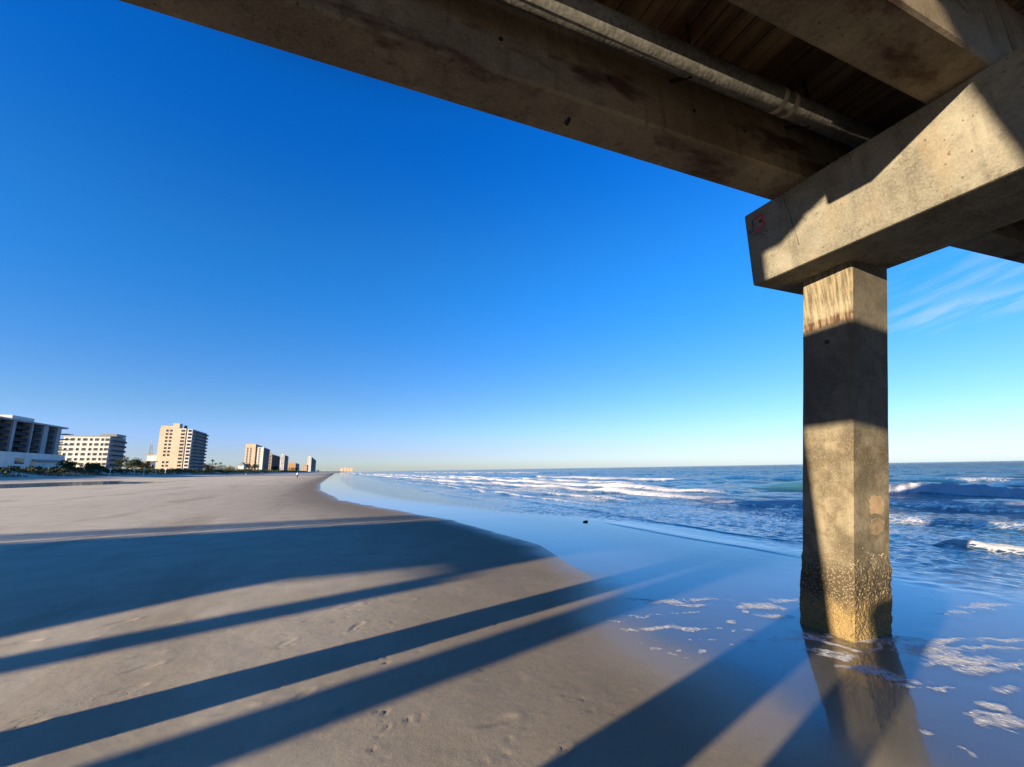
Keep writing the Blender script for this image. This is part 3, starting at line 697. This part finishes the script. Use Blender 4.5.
# 1 dark apartment block at the left edge, seen along its seaward face
b = Building('apartment_block', 'dark glazed apartment block with pale columns and balconies at the left edge', -120, None, None, None, 'apartment block', y0=on_x(-24, -120).y, y1=on_x(50, -120).y, x0=-150)
yy = lambda px: on_x(px, -120).y
zt = 25.0
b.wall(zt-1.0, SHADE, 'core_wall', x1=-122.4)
b.wall(11.5, BM['white'], 'podium', x1=-117.0, y1=yy(53))
mb = MB(); mb.box(-150, -118.6, b.y0, yy(56), zt-1.0, zt-.3); b.part(mb, 'roof', BM['stone'])
mb = MB(); mb.box(-146, -121.5, yy(5), yy(28), zt-.3, zt+1.6); b.part(mb, 'penthouse', BM['white'])
for p0, p1 in ((-22, -15), (0, 3), (20, 21.5), (32.5, 37.5), (47, 51)):
    mb = MB(); mb.box(-122.4, -119.2, yy(p0), yy(p1), 11.4, zt-1.0); b.part(mb, 'column', BM['stone'])
fl = [11.6+2.5*i for i in range(5)]
for z in fl:
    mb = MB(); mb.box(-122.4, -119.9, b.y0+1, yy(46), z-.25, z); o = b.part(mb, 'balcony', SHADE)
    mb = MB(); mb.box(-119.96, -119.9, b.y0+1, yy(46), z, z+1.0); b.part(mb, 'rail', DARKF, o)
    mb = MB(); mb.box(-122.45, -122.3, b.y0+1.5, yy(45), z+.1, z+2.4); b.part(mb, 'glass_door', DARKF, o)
for z in fl[1:]:
    mb = MB(); mb.box(-121.5, -117.2, yy(51.9), yy(59), z-.25, z); o = b.part(mb, 'balcony', BM['grey'])
for p0, p1, z0, z1 in ((1, 11, 6.9, 9.2), (0, 8, 3.8, 6.0), (18, 22, 3.0, 8.2)):
    mb = MB(); mb.box(-117.05, -116.94, yy(p0), yy(p1), z0, z1); b.part(mb, 'window', GLASS)
mb = MB(); mb.box(-117, -115.5, yy(19), yy(53), 8.2, 8.9); b.part(mb, 'canopy', BM['grey'])

# 2 white hotel
b = Building('hotel', 'long white mid rise hotel with rows of small dark windows and flat roof', -132, 104, 57, 120, 'hotel')
zt = b.top(104, 437)
b.wall(zt, BM['white'])
mb = MB(); mb.box(b.x0-.2, b.xe+.2, b.y0-.2, b.y1+.2, zt, zt+.5); b.part(mb, 'roof', BM['grey'])
mb = MB(); mb.box(b.x0+.62*(b.xe-b.x0), b.x0+.8*(b.xe-b.x0), b.y0+8, b.y0+14, zt+.5, zt+2.2); b.part(mb, 'roof_plant', BM['grey'])
fh = (zt-ZG)/7.1
b.wall(zt-.2, BM['grey'], 'shaded_front_wall', x0=b.xe, x1=b.xe+.25, y0=b.y0+.6)  # added grey slab darkens the seaward end as if in shade
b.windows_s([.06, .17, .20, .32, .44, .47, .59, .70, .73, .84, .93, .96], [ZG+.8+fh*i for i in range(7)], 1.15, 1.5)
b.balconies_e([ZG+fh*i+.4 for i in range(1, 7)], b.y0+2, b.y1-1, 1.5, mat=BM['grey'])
mb = MB(); mb.box(b.xe-6, b.xe+2.2, b.y0+3, b.y1-6, zt+.5, zt+2); b.part(mb, 'stair_tower', BM['grey'])
for z in [ZG+fh*i+.4 for i in range(1, 7)]:
    mb = MB(); mb.box(b.x0-5.2, b.x0, b.y0+1, b.y0+9, z-.6, z+.5); b.part(mb, 'balcony', BM['grey'])
mb = MB(); mb.box(b.x0-6.5, b.x0-5.2, b.y0+1, b.y0+14, ZG-1, zt-2); b.part(mb, 'end_wall', BM['white'])

# 3 cream condominium tower
b = Building('condominium_tower', 'tall cream condominium tower with sunlit side and shaded balcony front', -112, 187.2, 153.8, 202.2, 'apartment tower')
zt = b.top(190, 428.6)
L = b.xe-b.x0
b.wall(zt, BM['cream'], x1=b.x0+.80*L)
b.wall(zt-.3, BM['tan'], 'recess_wall', x0=b.x0+.80*L, x1=b.x0+.84*L, y0=b.y0+2.5)
b.wall(zt-.6, BM['white'], 'corner_wall', x0=b.x0+.84*L)
b.wall(zt-.9, BM['grey'], 'shaded_front_wall', x0=b.xe, x1=b.xe+.25, y0=b.y0+1.0)  # shade of the seaward face painted as an added grey slab
b.wall(zt+2.0, BM['cream'], 'parapet', x0=b.x0+.02*L, x1=b.x0+.38*L, z0=zt, y1=b.y0+6)
b.wall(zt+4.2, BM['cream'], 'stair_tower', x0=b.x0+.38*L, x1=b.x0+.58*L, z0=zt, y1=b.y0+8)
for f0 in (.30, .62): b.wall(zt+3.2, SHADE, 'roof_plant', x0=b.x0+f0*L, x1=b.x0+(f0+.07)*L, z0=zt, y0=b.y0+9, y1=b.y0+12)
fh = (zt-ZG)/12.3
zz = [ZG+1+fh*i for i in range(12)]
b.windows_s([.22, .34], [z for i, z in enumerate(zz) if i != 3], 1.5, 1.5)
b.windows_s([.68, .735], zz, 1.2, 1.5)
b.windows_s([.92], zz, 2.2, 1.6)
b.windows_s([.955], zz[4::2], 2.6, 1.5)
b.balconies_e([ZG+fh*i+.5 for i in range(1, 12)], b.y0+3, b.y0+.47*(b.y1-b.y0), 1.8, mat=BM['grey'])
b.balconies_e([ZG+fh*i+.5 for i in range(1, 12)], b.y0+.53*(b.y1-b.y0), b.y1-1, 1.8, mat=BM['grey'])
b.wall(18, BM['white'], 'annex', x0=b.x0-8, x1=b.x0, y0=b.y0+6, y1=b.y0+20)
mb = MB(); mb.box(b.x0-10, b.x0+1, b.y0+5, b.y0+21, 18, 18.7); b.part(mb, 'annex_roof', BM['grey'])

# 4.. the row of towers far up the beach
def far_tower(name, label, xe, pxse, pxw, pxne, pytop, wallm, cat, floors, fx, step=0.0, recess=None, shade='grey', bal=True):
    b = Building(name, label, xe, pxse, pxw, pxne, cat)
    zt = b.top(pxse, pytop); L = b.xe-b.x0
    if recess:
        b.wall(zt+step, BM[wallm], x1=b.x0+recess[0]*L)
        b.wall(zt-1, BM['brown'], 'recess_wall', x0=b.x0+recess[0]*L, x1=b.x0+recess[1]*L, y0=b.y0+4)
        b.wall(zt, BM[recess[2]], 'corner_wall', x0=b.x0+recess[1]*L)
    else: b.wall(zt, BM[wallm])
    mb = MB(); mb.box(b.x0+.3*L, b.x0+.55*L, b.y0+3, b.y0+10, zt, zt+4); b.part(mb, 'stair_tower', BM[wallm])
    b.wall(zt-.5, BM[shade], 'shaded_front_wall', x0=b.xe, x1=b.xe+.3, y0=b.y0+1.2)  # added slab in a darker colour stands for the shaded seaward side
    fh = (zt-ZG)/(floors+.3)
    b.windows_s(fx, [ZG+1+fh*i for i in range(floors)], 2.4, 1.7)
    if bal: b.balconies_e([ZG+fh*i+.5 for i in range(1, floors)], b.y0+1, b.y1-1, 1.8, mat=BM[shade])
    return b
far_tower('condominium_tower', 'tall tan twin slab tower, first of the far row up the beach', -118, 261.5, 243, 267.5, 447.5, 'sand', 'apartment tower', 15, [.12, .3, .78], 6, (.55, .66, 'white'))
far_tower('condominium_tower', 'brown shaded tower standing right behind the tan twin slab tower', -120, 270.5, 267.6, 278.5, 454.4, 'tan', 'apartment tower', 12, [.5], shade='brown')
far_tower('condominium_tower', 'pale narrow tower with one white side, between brown tower and low orange block', -121, 283.2, 279.4, 287, 455.2, 'white', 'apartment tower', 13, [.3, .7])
far_tower('apartment_block', 'low orange apartment block among the far towers', -120, 295, 287.8, 298.6, 463.2, 'orange', 'apartment block', 7, [.2, .5, .8])
far_tower('apartment_block', 'low pinkish block in front of the last far tower', -97, 306.6, 302, 307.6, 464.8, 'tan', 'apartment block', 6, [.3, .7])
far_tower('condominium_tower', 'last white topped tower at the far end of the beach row', -93, 310.4, 306.8, 315.2, 457, 'white', 'apartment tower', 18, [.3, .7])
far_tower('hotel', 'faint low pale building on the horizon beside the surf line', 150, 352.5, 340.5, None, 468.0, 'sand', 'building', 8, [.25, .5, .75], bal=False)
b = Building('beach_house', 'small white beach house among shrubs beside the tan twin tower', -110, 243, 237.5, 246, 'house')
b.wall(b.top(240, 465.5), BM['white']); mb = MB(); zt = b.top(240, 465.5); mb.add([(b.x0-1, b.y0-1, zt), (b.xe+1, b.y0-1, zt), (b.xe+1, b.y1+1, zt), (b.x0-1, b.y1+1, zt), ((b.x0+b.xe)/2, b.y0+2, zt+4), ((b.x0+b.xe)/2, b.y1-2, zt+4)], [(0, 1, 4), (1, 2, 5, 4), (2, 3, 5), (3, 0, 4, 5), (3, 2, 1, 0)]); b.part(mb, 'roof', BM['grey'])
b.windows_s([.3, .7], [6], 1.4, 1.5)
b = Building('beach_house', 'low white building with flat roof behind the golden bush beside the cream tower', -128, 150, 138.5, 154, 'house')
b.wall(b.top(147, 462), BM['white']); zt = b.top(147, 462); mb = MB(); mb.box(b.x0-1, b.xe+1, b.y0-1, b.y1+1, zt, zt+.6); b.part(mb, 'roof', BM['grey']); b.windows_s([.2, .5, .8], [6], 1.8, 1.5)

# ------------------------------------------------------------------ vegetation
def leafmat(name, a, b_):
    m, nt = new_mat(name); n = N(nt); v = n.coords(world=True)
    oi = n.noise(v, 1.7, 4); c = n.mix(n.ramp(oi, .3, .7), a, b_)
    p = n.principled(Base_Color=c, Roughness=.7); p.inputs['Specular IOR Level'].default_value = .2
    n.out(p.outputs[0]); return m
LEAF = leafmat('dark scrub leaves', (.030, .045, .018), (.07, .085, .035))
GOLD = leafmat('golden scrub leaves', (.13, .095, .035), (.24, .17, .06))
PALM = leafmat('palm leaves', (.04, .055, .022), (.10, .11, .05))
BARK = plain('bark', (.16, .12, .09), .9, .3, 5)
OATS = leafmat('dune grass', (.09, .085, .04), (.20, .17, .085))
def leaves(centres, n_per, size, rnd):
    """leaf faces spread through clumps"""
    tot = len(centres)*n_per
    c = np.repeat(np.array([q[:3] for q in centres]), n_per, 0); r_ = np.repeat(np.array([q[3] for q in centres]), n_per)
    d = rnd.normal(size=(tot, 3)); d /= np.linalg.norm(d, axis=1)[:, None]
    p_ = c+d*(r_*rnd.random(tot)**.45)[:, None]*np.array([1, 1, .75])
    u = rnd.normal(size=(tot, 3)); u /= np.linalg.norm(u, axis=1)[:, None]
    w_ = np.cross(u, rnd.normal(size=(tot, 3))); w_ /= np.linalg.norm(w_, axis=1)[:, None]
    s_ = size*(.6+.8*rnd.random(tot))[:, None]
    v = np.stack([p_-u*s_, p_+w_*s_*.5, p_+u*s_, p_-w_*s_*.5], 1).reshape(-1, 3)
    return v, np.arange(tot*4).reshape(-1, 4)
def np_mesh(name, v, f, mat, parent=None):
    me = bpy.data.meshes.new(name); me.from_pydata(v.tolist(), [], f.tolist()); return link(name, me, mat, parent)
def tree(name, label, cat, base, h, wd, mat, seed, group=None, leaf=.28, trunk=.35):
    rnd = np.random.default_rng(seed); root = empty(name, base, label, cat, group)
    cs = []
    for i in range(13):
        a = rnd.random()*6.283; q = rnd.random()**.6*wd/2
        zc = h*(trunk+.1+(.85-trunk)*rnd.random()*(1-.45*(q/(wd/2))**2)); cs.append((q*math.cos(a), q*math.sin(a), zc, wd*(.14+.12*rnd.random())))
    mb = MB(); mb.tube((0, 0, -1), (0, 0, h*trunk), .05*h, .032*h, 8)
    for x_, y_, z_, r_ in cs[:7]: mb.tube((0, 0, h*trunk*.9), (x_, y_, z_), .025*h, .008*h, 5)
    mb.build('trunk', BARK, root)
    v, f = leaves(cs, 150, leaf*max(1, h/7), rnd); np_mesh('crown', v, f, mat, root); return root
def palm(label, base, h, seed):
    rnd = random.Random(seed); root = empty('palm_tree', base, label, 'palm tree')
    mb = MB(); mb.tube((0, 0, -1), (.15, 0, h*.5), .22, .17, 8); mb.tube((.15, 0, h*.5), (.1, .1, h), .17, .15, 8); mb.build('trunk', BARK, root)
    mb = MB()
    for k in range(26):
        a = k*2.4; el = rnd.uniform(-.5, 1.2); L = rnd.uniform(1.6, 2.3); pts = []
        for j in range(6):
            t = j/5; pts.append(Vector((math.cos(a)*L*t*math.cos(el*.6)+.1, math.sin(a)*L*t*math.cos(el*.6)+.1, h+L*(math.sin(el)*t-.75*t*t))))
        sd = Vector((-math.sin(a), math.cos(a), 0))
        for j in range(5):
            w0, w1 = [.42*math.sin(math.pi*min(.97, (t_+.12)/1.12)) for t_ in (j/5, (j+1)/5)]
            for s_ in (-1, 1):
                mb.add([pts[j], pts[j+1], pts[j+1]+sd*s_*w1-Vector((0, 0, w1*.5)), pts[j]+sd*s_*w0*.55-Vector((0, 0, w0*.3))], [(0, 1, 2, 3)])
    mb.build('crown', PALM, root); return root
def dune_at(px, X): q = on_x(px, X); q.z = float(beach_z(np.array([X*1.0]), np.array([q.y]))[0]); return q
TREES = [('oak_tree', 'broad dark rounded tree beside the shaded end of the white hotel', 'tree', 126, -118, 9.0, 13, LEAF), ('oak_tree', 'second dark tree on the right of the broad rounded one', 'tree', 134, -118, 6.5, 9, LEAF),
         ('shrub', 'round dark shrub in front of the white hotel, nearer the dark apartment block', 'shrub', 66, -108, 4.6, 7.5, LEAF), ('shrub', 'low wide shrub in front of the middle of the white hotel', 'shrub', 86, -110, 3.6, 8, LEAF),
         ('shrub', 'dark shrub below the right corner of the white hotel', 'shrub', 97, -108, 4.0, 7, LEAF), ('shrub', 'golden sunlit shrub just left of the cream condominium tower', 'shrub', 149, -112, 7.0, 9, GOLD), ('shrub', 'smaller golden shrub left of the big golden one', 'shrub', 142, -112, 5.5, 6, GOLD),
         ('oak_tree', 'dark tree right behind the shaded front of the cream tower', 'tree', 207, -112, 9, 14, LEAF), ('shrub', 'long low dark shrub right of the palms on the dune', 'shrub', 221, -110, 6.5, 16, LEAF), ('shrub', 'brownish shrub with sunlit top left of the small beach house', 'shrub', 231, -108, 7, 13, GOLD),
         ('oak_tree', 'dark tree in front of the foot of the tan twin tower', 'tree', 250, -106, 12, 20, LEAF), ('oak_tree', 'dark tree below the brown far tower', 'tree', 273, -106, 11, 26, LEAF), ('oak_tree', 'dark tree at the foot of the low orange block', 'tree', 292, -106, 12, 34, LEAF), ('oak_tree', 'last dark tree below the white topped far tower', 'tree', 317, -84, 13, 40, LEAF)]
for i, (nm, lb, ct, px, Xp, h, wd, mt) in enumerate(TREES):
    tree(nm, lb, ct, dune_at(px, Xp), h, wd, mt, 100+i, trunk=.3 if nm == 'oak_tree' else .12)
palm('tall palm on the dune right of the cream tower', dune_at(211, -106), 11.0, 1)
palm('shorter palm next to the tall palm on the dune', dune_at(214.5, -107), 8.0, 2)
palm('palm standing left of the small beach house', dune_at(219, -107), 8.5, 3)
# scrub and sea oats along the dune crest
rnd = np.random.default_rng(4)
yk = 35+ (rnd.random(2600)**2.2)*1500; xk = -97-rnd.random(2600)*14 + edge_x(yk)
zk = beach_z(xk, yk)
sz = (.45+.9*rnd.random(2600)*(.5+fbm(yk*.05, xk*.1, 3)))*np.clip(yk/300, .9, 2.2)
v, f = leaves([(a, b_, c_+s_*.35, s_*1.25) for a, b_, c_, s_ in zip(xk, yk, zk, sz)], 46, .34, rnd)
scr = np_mesh('dune_scrub', v, f, LEAF); tag(scr, 'dark low scrub covering the dune crest below the buildings', 'scrub', kind='stuff')
NB_ = 16000; yk = 35+(rnd.random(NB_)**1.8)*700; xk = -90-rnd.random(NB_)*12+edge_x(yk); zk = beach_z(xk, yk)
hgt = .5+.6*rnd.random(NB_); a = rnd.random(NB_)*6.28; dx = np.cos(a)*.14; dy = np.sin(a)*.14
sel = fbm(xk*.12, yk*.05, 3) > .47
P_ = np.stack([np.stack([xk-dx, yk-dy, zk-.1], 1), np.stack([xk+dx, yk+dy, zk-.1], 1), np.stack([xk+dx*2.2+.1, yk+dy*2.2+.1, zk+hgt], 1)], 1)[sel].reshape(-1, 3)
oats = np_mesh('dune_grass', P_, np.arange(len(P_)).reshape(-1, 3), OATS); tag(oats, 'sparse straw coloured grass on the dune slope', 'grass', kind='stuff')

# ------------------------------------------------------------------ small things on the beach
WHITE = plain('white painted post', (.75, .74, .70), .6, .1, 4)
def sign_post(px, label, X, h, board):
    q = dune_at(px, X); r_ = empty('beach_post', q, label, 'post', 'white posts along the foot of the dune')
    mb = MB(); mb.tube((0, 0, -.6), (0, 0, h), .13, .11, 8); mb.tube((0, 0, h), (0, 0, h+.12), .11, .03, 8); mb.build('post', WHITE, r_)
    if board: mb = MB(); mb.box(-.45, .45, -.06, -.12, h-1.0, h-.2, ch=.02); mb.build('board', WHITE, r_)
sign_post(109.5, 'white post with board below the shaded end of the white hotel', -86, 3.6, True)
sign_post(134, 'leftmost thin white post left of the cream tower', -86, 2.8, False)
sign_post(143.3, 'tall white post with board below the golden shrubs', -86, 4.2, True)
sign_post(155.3, 'short thin white post below the left corner of the cream tower', -86, 2.6, False)
sign_post(165, 'tall white post below the middle of the cream tower', -86, 4.0, True)
# lattice mast behind the golden bushes
q = on_x(147, -190); mast = empty('lattice_mast', (q.x, q.y, ZG), 'thin grey lattice mast standing left of the cream tower', 'mast')
STEEL = plain('galvanised steel', (.32, .34, .36), .5, .15, 2, metal=.3)
Hm = 31.0
def w_at(t): return 3.6*(1-t)+.6*t
for sx, sy in ((1, 1), (1, -1), (-1, -1), (-1, 1)):
    mb = MB(); mb.tube((sx*w_at(0), sy*w_at(0), -1), (sx*w_at(1), sy*w_at(1), Hm), .22, .14, 6); mb.build('leg', STEEL, mast)
mb = MB(); K = 9
for i in range(K):
    t0, t1 = i/K, (i+1)/K; a, b_ = w_at(t0), w_at(t1); cs = [(1, 1), (1, -1), (-1, -1), (-1, 1)]
    for j in range(4):
        p0, p1 = cs[j], cs[(j+1) % 4]
        mb.tube((p0[0]*a, p0[1]*a, t0*Hm), (p1[0]*b_, p1[1]*b_, t1*Hm), .11, seg=5); mb.tube((p1[0]*a, p1[1]*a, t0*Hm), (p0[0]*b_, p0[1]*b_, t1*Hm), .11, seg=5)
        mb.tube((p0[0]*b_, p0[1]*b_, t1*Hm), (p1[0]*b_, p1[1]*b_, t1*Hm), .11, seg=5)
mb.build('bracing', STEEL, mast)
mb = MB(); mb.tube((0, 0, Hm), (0, 0, Hm+5), .14, .06, 6); mb.build('antenna', STEEL, mast)
# clump of weed in the shallows
q = gnd(585.5, 522)
rnd = np.random.default_rng(9)
v, f = leaves([(.0, 0, .015, .05), (.09, .03, .01, .04), (-.08, -.02, .01, .04)], 90, .03, rnd)
wd_ = np_mesh('seaweed_clump', v, f, plain('wet brown weed', (.035, .028, .018), .5)); wd_.scale = (.7, .7, .55); wd_.location = (q.x, q.y, 0.01); tag(wd_, 'small dark clump of seaweed lying in the shallow swash', 'seaweed')

# ------------------------------------------------------------------ people walking far up the beach
SKIN = plain('skin', (.45, .28, .19), .6, .05); HAIR = plain('dark hair', (.03, .022, .016), .7)
def person(px, py, label, shirt, legs, rz, h=1.72, zg=.3):
    q = gnd(px, py, zg); q.z = float(beach_z(np.array([q.x]), np.array([q.y]))[0])
    root = empty('person', q, label, 'person', None, rz)
    J = dict(pel=(0, 0, .93, .15), ch=(0, .02, 1.28, .17), nk=(0, .03, 1.48, .06), hd=(0, .05, 1.60, .095), ht=(0, .05, 1.70, .085),
             hl=(.10, 0, .88, .10), kl=(.11, .14, .50, .062), al=(.11, .06, .08, .042), tl=(.11, .22, .03, .035),
             hr=(-.10, 0, .88, .10), kr=(-.11, -.04, .49, .062), ar=(-.11, -.24, .12, .042), tr=(-.11, -.10, .03, .035),
             sl=(.20, .02, 1.42, .065), el=(.26, -.08, 1.15, .046), wl=(.25, .04, .92, .034), fl=(.25, .08, .82, .032),
             sr=(-.20, .02, 1.42, .065), er=(-.26, .08, 1.15, .046), wr=(-.25, .22, .95, .034), fr=(-.25, .27, .86, .032))
    E = 'pel-ch ch-nk nk-hd hd-ht pel-hl hl-kl kl-al al-tl pel-hr hr-kr kr-ar ar-tr ch-sl sl-el el-wl wl-fl ch-sr sr-er er-wr wr-fr'.split()
    ks = list(J); me = bpy.data.meshes.new('body'); me.from_pydata([J[k][:3] for k in ks], [tuple(ks.index(a) for a in e.split('-')) for e in E], [])
    o = link('body', me, None, root)
    md = o.modifiers.new('Skin', 'SKIN'); 
    for i, k in enumerate(ks): me.skin_vertices[0].data[i].radius = (J[k][3],)*2
    me.skin_vertices[0].data[0].use_root = True
    sb = o.modifiers.new('Sub', 'SUBSURF'); sb.levels = 1; sb.render_levels = 1
    dg = bpy.context.evaluated_depsgraph_get(); ev = bpy.data.meshes.new_from_object(o.evaluated_get(dg))
    o.modifiers.clear(); o.data = ev; ev.name = 'body'; ev.materials.clear()
    for mm in (SKIN, shirt, legs): ev.materials.append(mm)
    for p_ in ev.polygons:
        z = p_.center.z; p_.material_index = 2 if .09 < z < .95 and abs(p_.center.x) < .22 else (1 if .95 <= z < 1.49 else 0)
    ev.shade_smooth()
    bm = bmesh.new(); bmesh.ops.create_uvsphere(bm, u_segments=12, v_segments=8, radius=.115); bmesh.ops.translate(bm, verts=bm.verts[:], vec=(0, .03, 1.655))
    bmesh.ops.delete(bm, geom=[w_ for w_ in bm.verts if w_.co.z < 1.60 or (w_.co.y > .10 and w_.co.z < 1.69)], context='VERTS')
    hm = bpy.data.meshes.new('hair'); bm.to_mesh(hm); bm.free(); link('hair', hm, HAIR, root)
    root.scale = (h/1.72,)*3
    return root
person(297.3, 477.8, 'person in white top and dark trousers walking alone on the open beach', plain('white shirt', (.75, .74, .72), .8), plain('dark trousers', (.03, .03, .04), .8), .4, zg=.2)
person(263.2, 474.6, 'person in dark clothes standing on the sand below the brown far tower', plain('navy shirt', (.03, .035, .06), .8), plain('black trousers', (.02, .02, .025), .8), 2.2, zg=.7)
person(246, 474.8, 'person in pale clothes standing on the sand below the tan twin tower', plain('pale shirt', (.70, .66, .6), .8), plain('pale trousers', (.5, .45, .38), .8), 1.0, zg=.7)

# ------------------------------------------------------------------ light
sd = Vector((1, SUN_S, -SUN_K)).normalized()
sl = bpy.data.lights.new('sun', 'SUN'); so = bpy.data.objects.new('sun', sl); COL.objects.link(so)
sl.energy = 5.0; sl.angle = math.radians(.53); sl.color = (1.0, .825, .60)
so.rotation_euler = sd.to_track_quat('-Z', 'Y').to_euler(); so.location = (-20, -20, 30)
elev = math.asin(-sd.z); azim = math.atan2(-sd.x, -sd.y)
W = bpy.data.worlds.new('World'); SC.world = W; W.use_nodes = True
nt = W.node_tree; nt.nodes.clear(); n = N(nt)
sky = n('ShaderNodeTexSky', sky_type='NISHITA', sun_disc=False, sun_elevation=elev, sun_rotation=azim, altitude=0, air_density=1.0, dust_density=.25, ozone_density=3.0)
hs = n('ShaderNodeHueSaturation', inp={'Hue': .5, 'Saturation': 1.25, 'Value': 1.0, 'Color': sky.outputs[0]})
gm = n('ShaderNodeGamma', inp={'Color': hs.outputs[0], 'Gamma': 1.0})
tc = n('ShaderNodeTexCoord'); sp = n('ShaderNodeSeparateXYZ'); nt.links.new(tc.outputs['Generated'], sp.inputs[0])
# clear winter air: deeper blue with height than the stock sky
el_ = n('ShaderNodeValToRGB', inp={0: sp.outputs[2]}); cr = el_.color_ramp; cr.interpolation = 'EASE'
SKYT = [(0.0, (.88, 1.14, 2.6)), (.012, (.90, 1.09, 2.25)), (.045, (.95, .97, 1.85)), (.13, (.95, .98, 1.38)), (.42, (.56, 1.13, 1.62)), (.66, (.12, 1.0, 1.78)), (.79, (.06, .45, .85)), (1.0, (.02, .09, .2))]
while len(cr.elements) < len(SKYT): cr.elements.new(.5)
for e_, (p_, c_) in zip(cr.elements, SKYT): e_.position = p_; e_.color = tuple(x/2 for x in c_)+(1,)
tw = n('ShaderNodeVectorMath', operation='SCALE', inp={0: el_.outputs[0]}); tw.inputs['Scale'].default_value = 2.0
skycol = n.mix(1.0, gm.outputs[0], tw.outputs[0], 'MULTIPLY')
dt = n('ShaderNodeVectorMath', operation='DOT_PRODUCT', inp={0: tc.outputs['Generated'], 1: (-.9486, -.3178, 0)})
skycol = n.mix(n.math('MULTIPLY', n.ramp(dt.outputs['Value'], .2, .9), .58), skycol, (0, 0, 0))
# thin cirrus low over the sea
azn = n.math('ARCTAN2', sp.outputs[0], sp.outputs[1]); eln = n.math('ARCSINE', sp.outputs[2])
cv = n('ShaderNodeCombineXYZ', inp={0: n.math('MULTIPLY', azn, 5.0), 1: n.math('MULTIPLY', n.math('SUBTRACT', eln, n.math('MULTIPLY', azn, .25)), 44.0), 2: 1.3})
cn = n.noise(cv.outputs[0], 1.0, 7, .62)
def azel(px, py): d = ray(px, py); return math.atan2(d.x, d.y), math.asin(d.z)
a0, e0 = azel(890, 318); a1, e1 = azel(1024, 296)
def streak(a0, e0, a1, e1, wd, ext):
    sl_ = (e1-e0)/(a1-a0)
    off = n.math('SUBTRACT', eln, n.math('ADD', n.math('MULTIPLY', n.math('SUBTRACT', azn, a0), sl_), e0))
    off = n.math('ADD', off, n.math('MULTIPLY', n.math('SUBTRACT', cn, .5), wd*2.2))
    g_ = n.math('SUBTRACT', 1.0, n.ramp(n.math('ABSOLUTE', off), 0.0, wd))
    h_ = n.math('MULTIPLY', n.ramp(azn, a0-.12, a0+.1), n.math('SUBTRACT', 1.0, n.ramp(azn, a1+ext, a1+ext+.4)))
    return n.math('MULTIPLY', g_, h_)
s1 = streak(a0, e0, a1, e1, .035, .15)
a2, e2 = azel(890, 292); a3, e3 = azel(1010, 250)
s2 = n.math('MULTIPLY', streak(a2, e2, a3, e3, .05, .2), .45)
cl = n.math('MULTIPLY', n.math('ADD', s1, s2), n.ramp(cn, .35, .7), clamp=True)
skycol = n.mix(n.math('MULTIPLY', cl, .62), skycol, (3.6, 4.2, 4.6))
bg = n('ShaderNodeBackground', inp={'Color': skycol, 'Strength': .0732})
o = n('ShaderNodeOutputWorld'); nt.links.new(bg.outputs[0], o.inputs[0])

SC.view_settings.view_transform = 'Standard'; SC.view_settings.look = 'None'; SC.view_settings.gamma = 1.0
SC.view_settings.exposure = 1.45; SC.view_settings.use_curve_mapping = False
SC.cycles.max_bounces = 8; SC.cycles.transparent_max_bounces = 8
SC.cycles.use_denoising = True
SC.cycles.caustics_reflective = False; SC.cycles.caustics_refractive = False
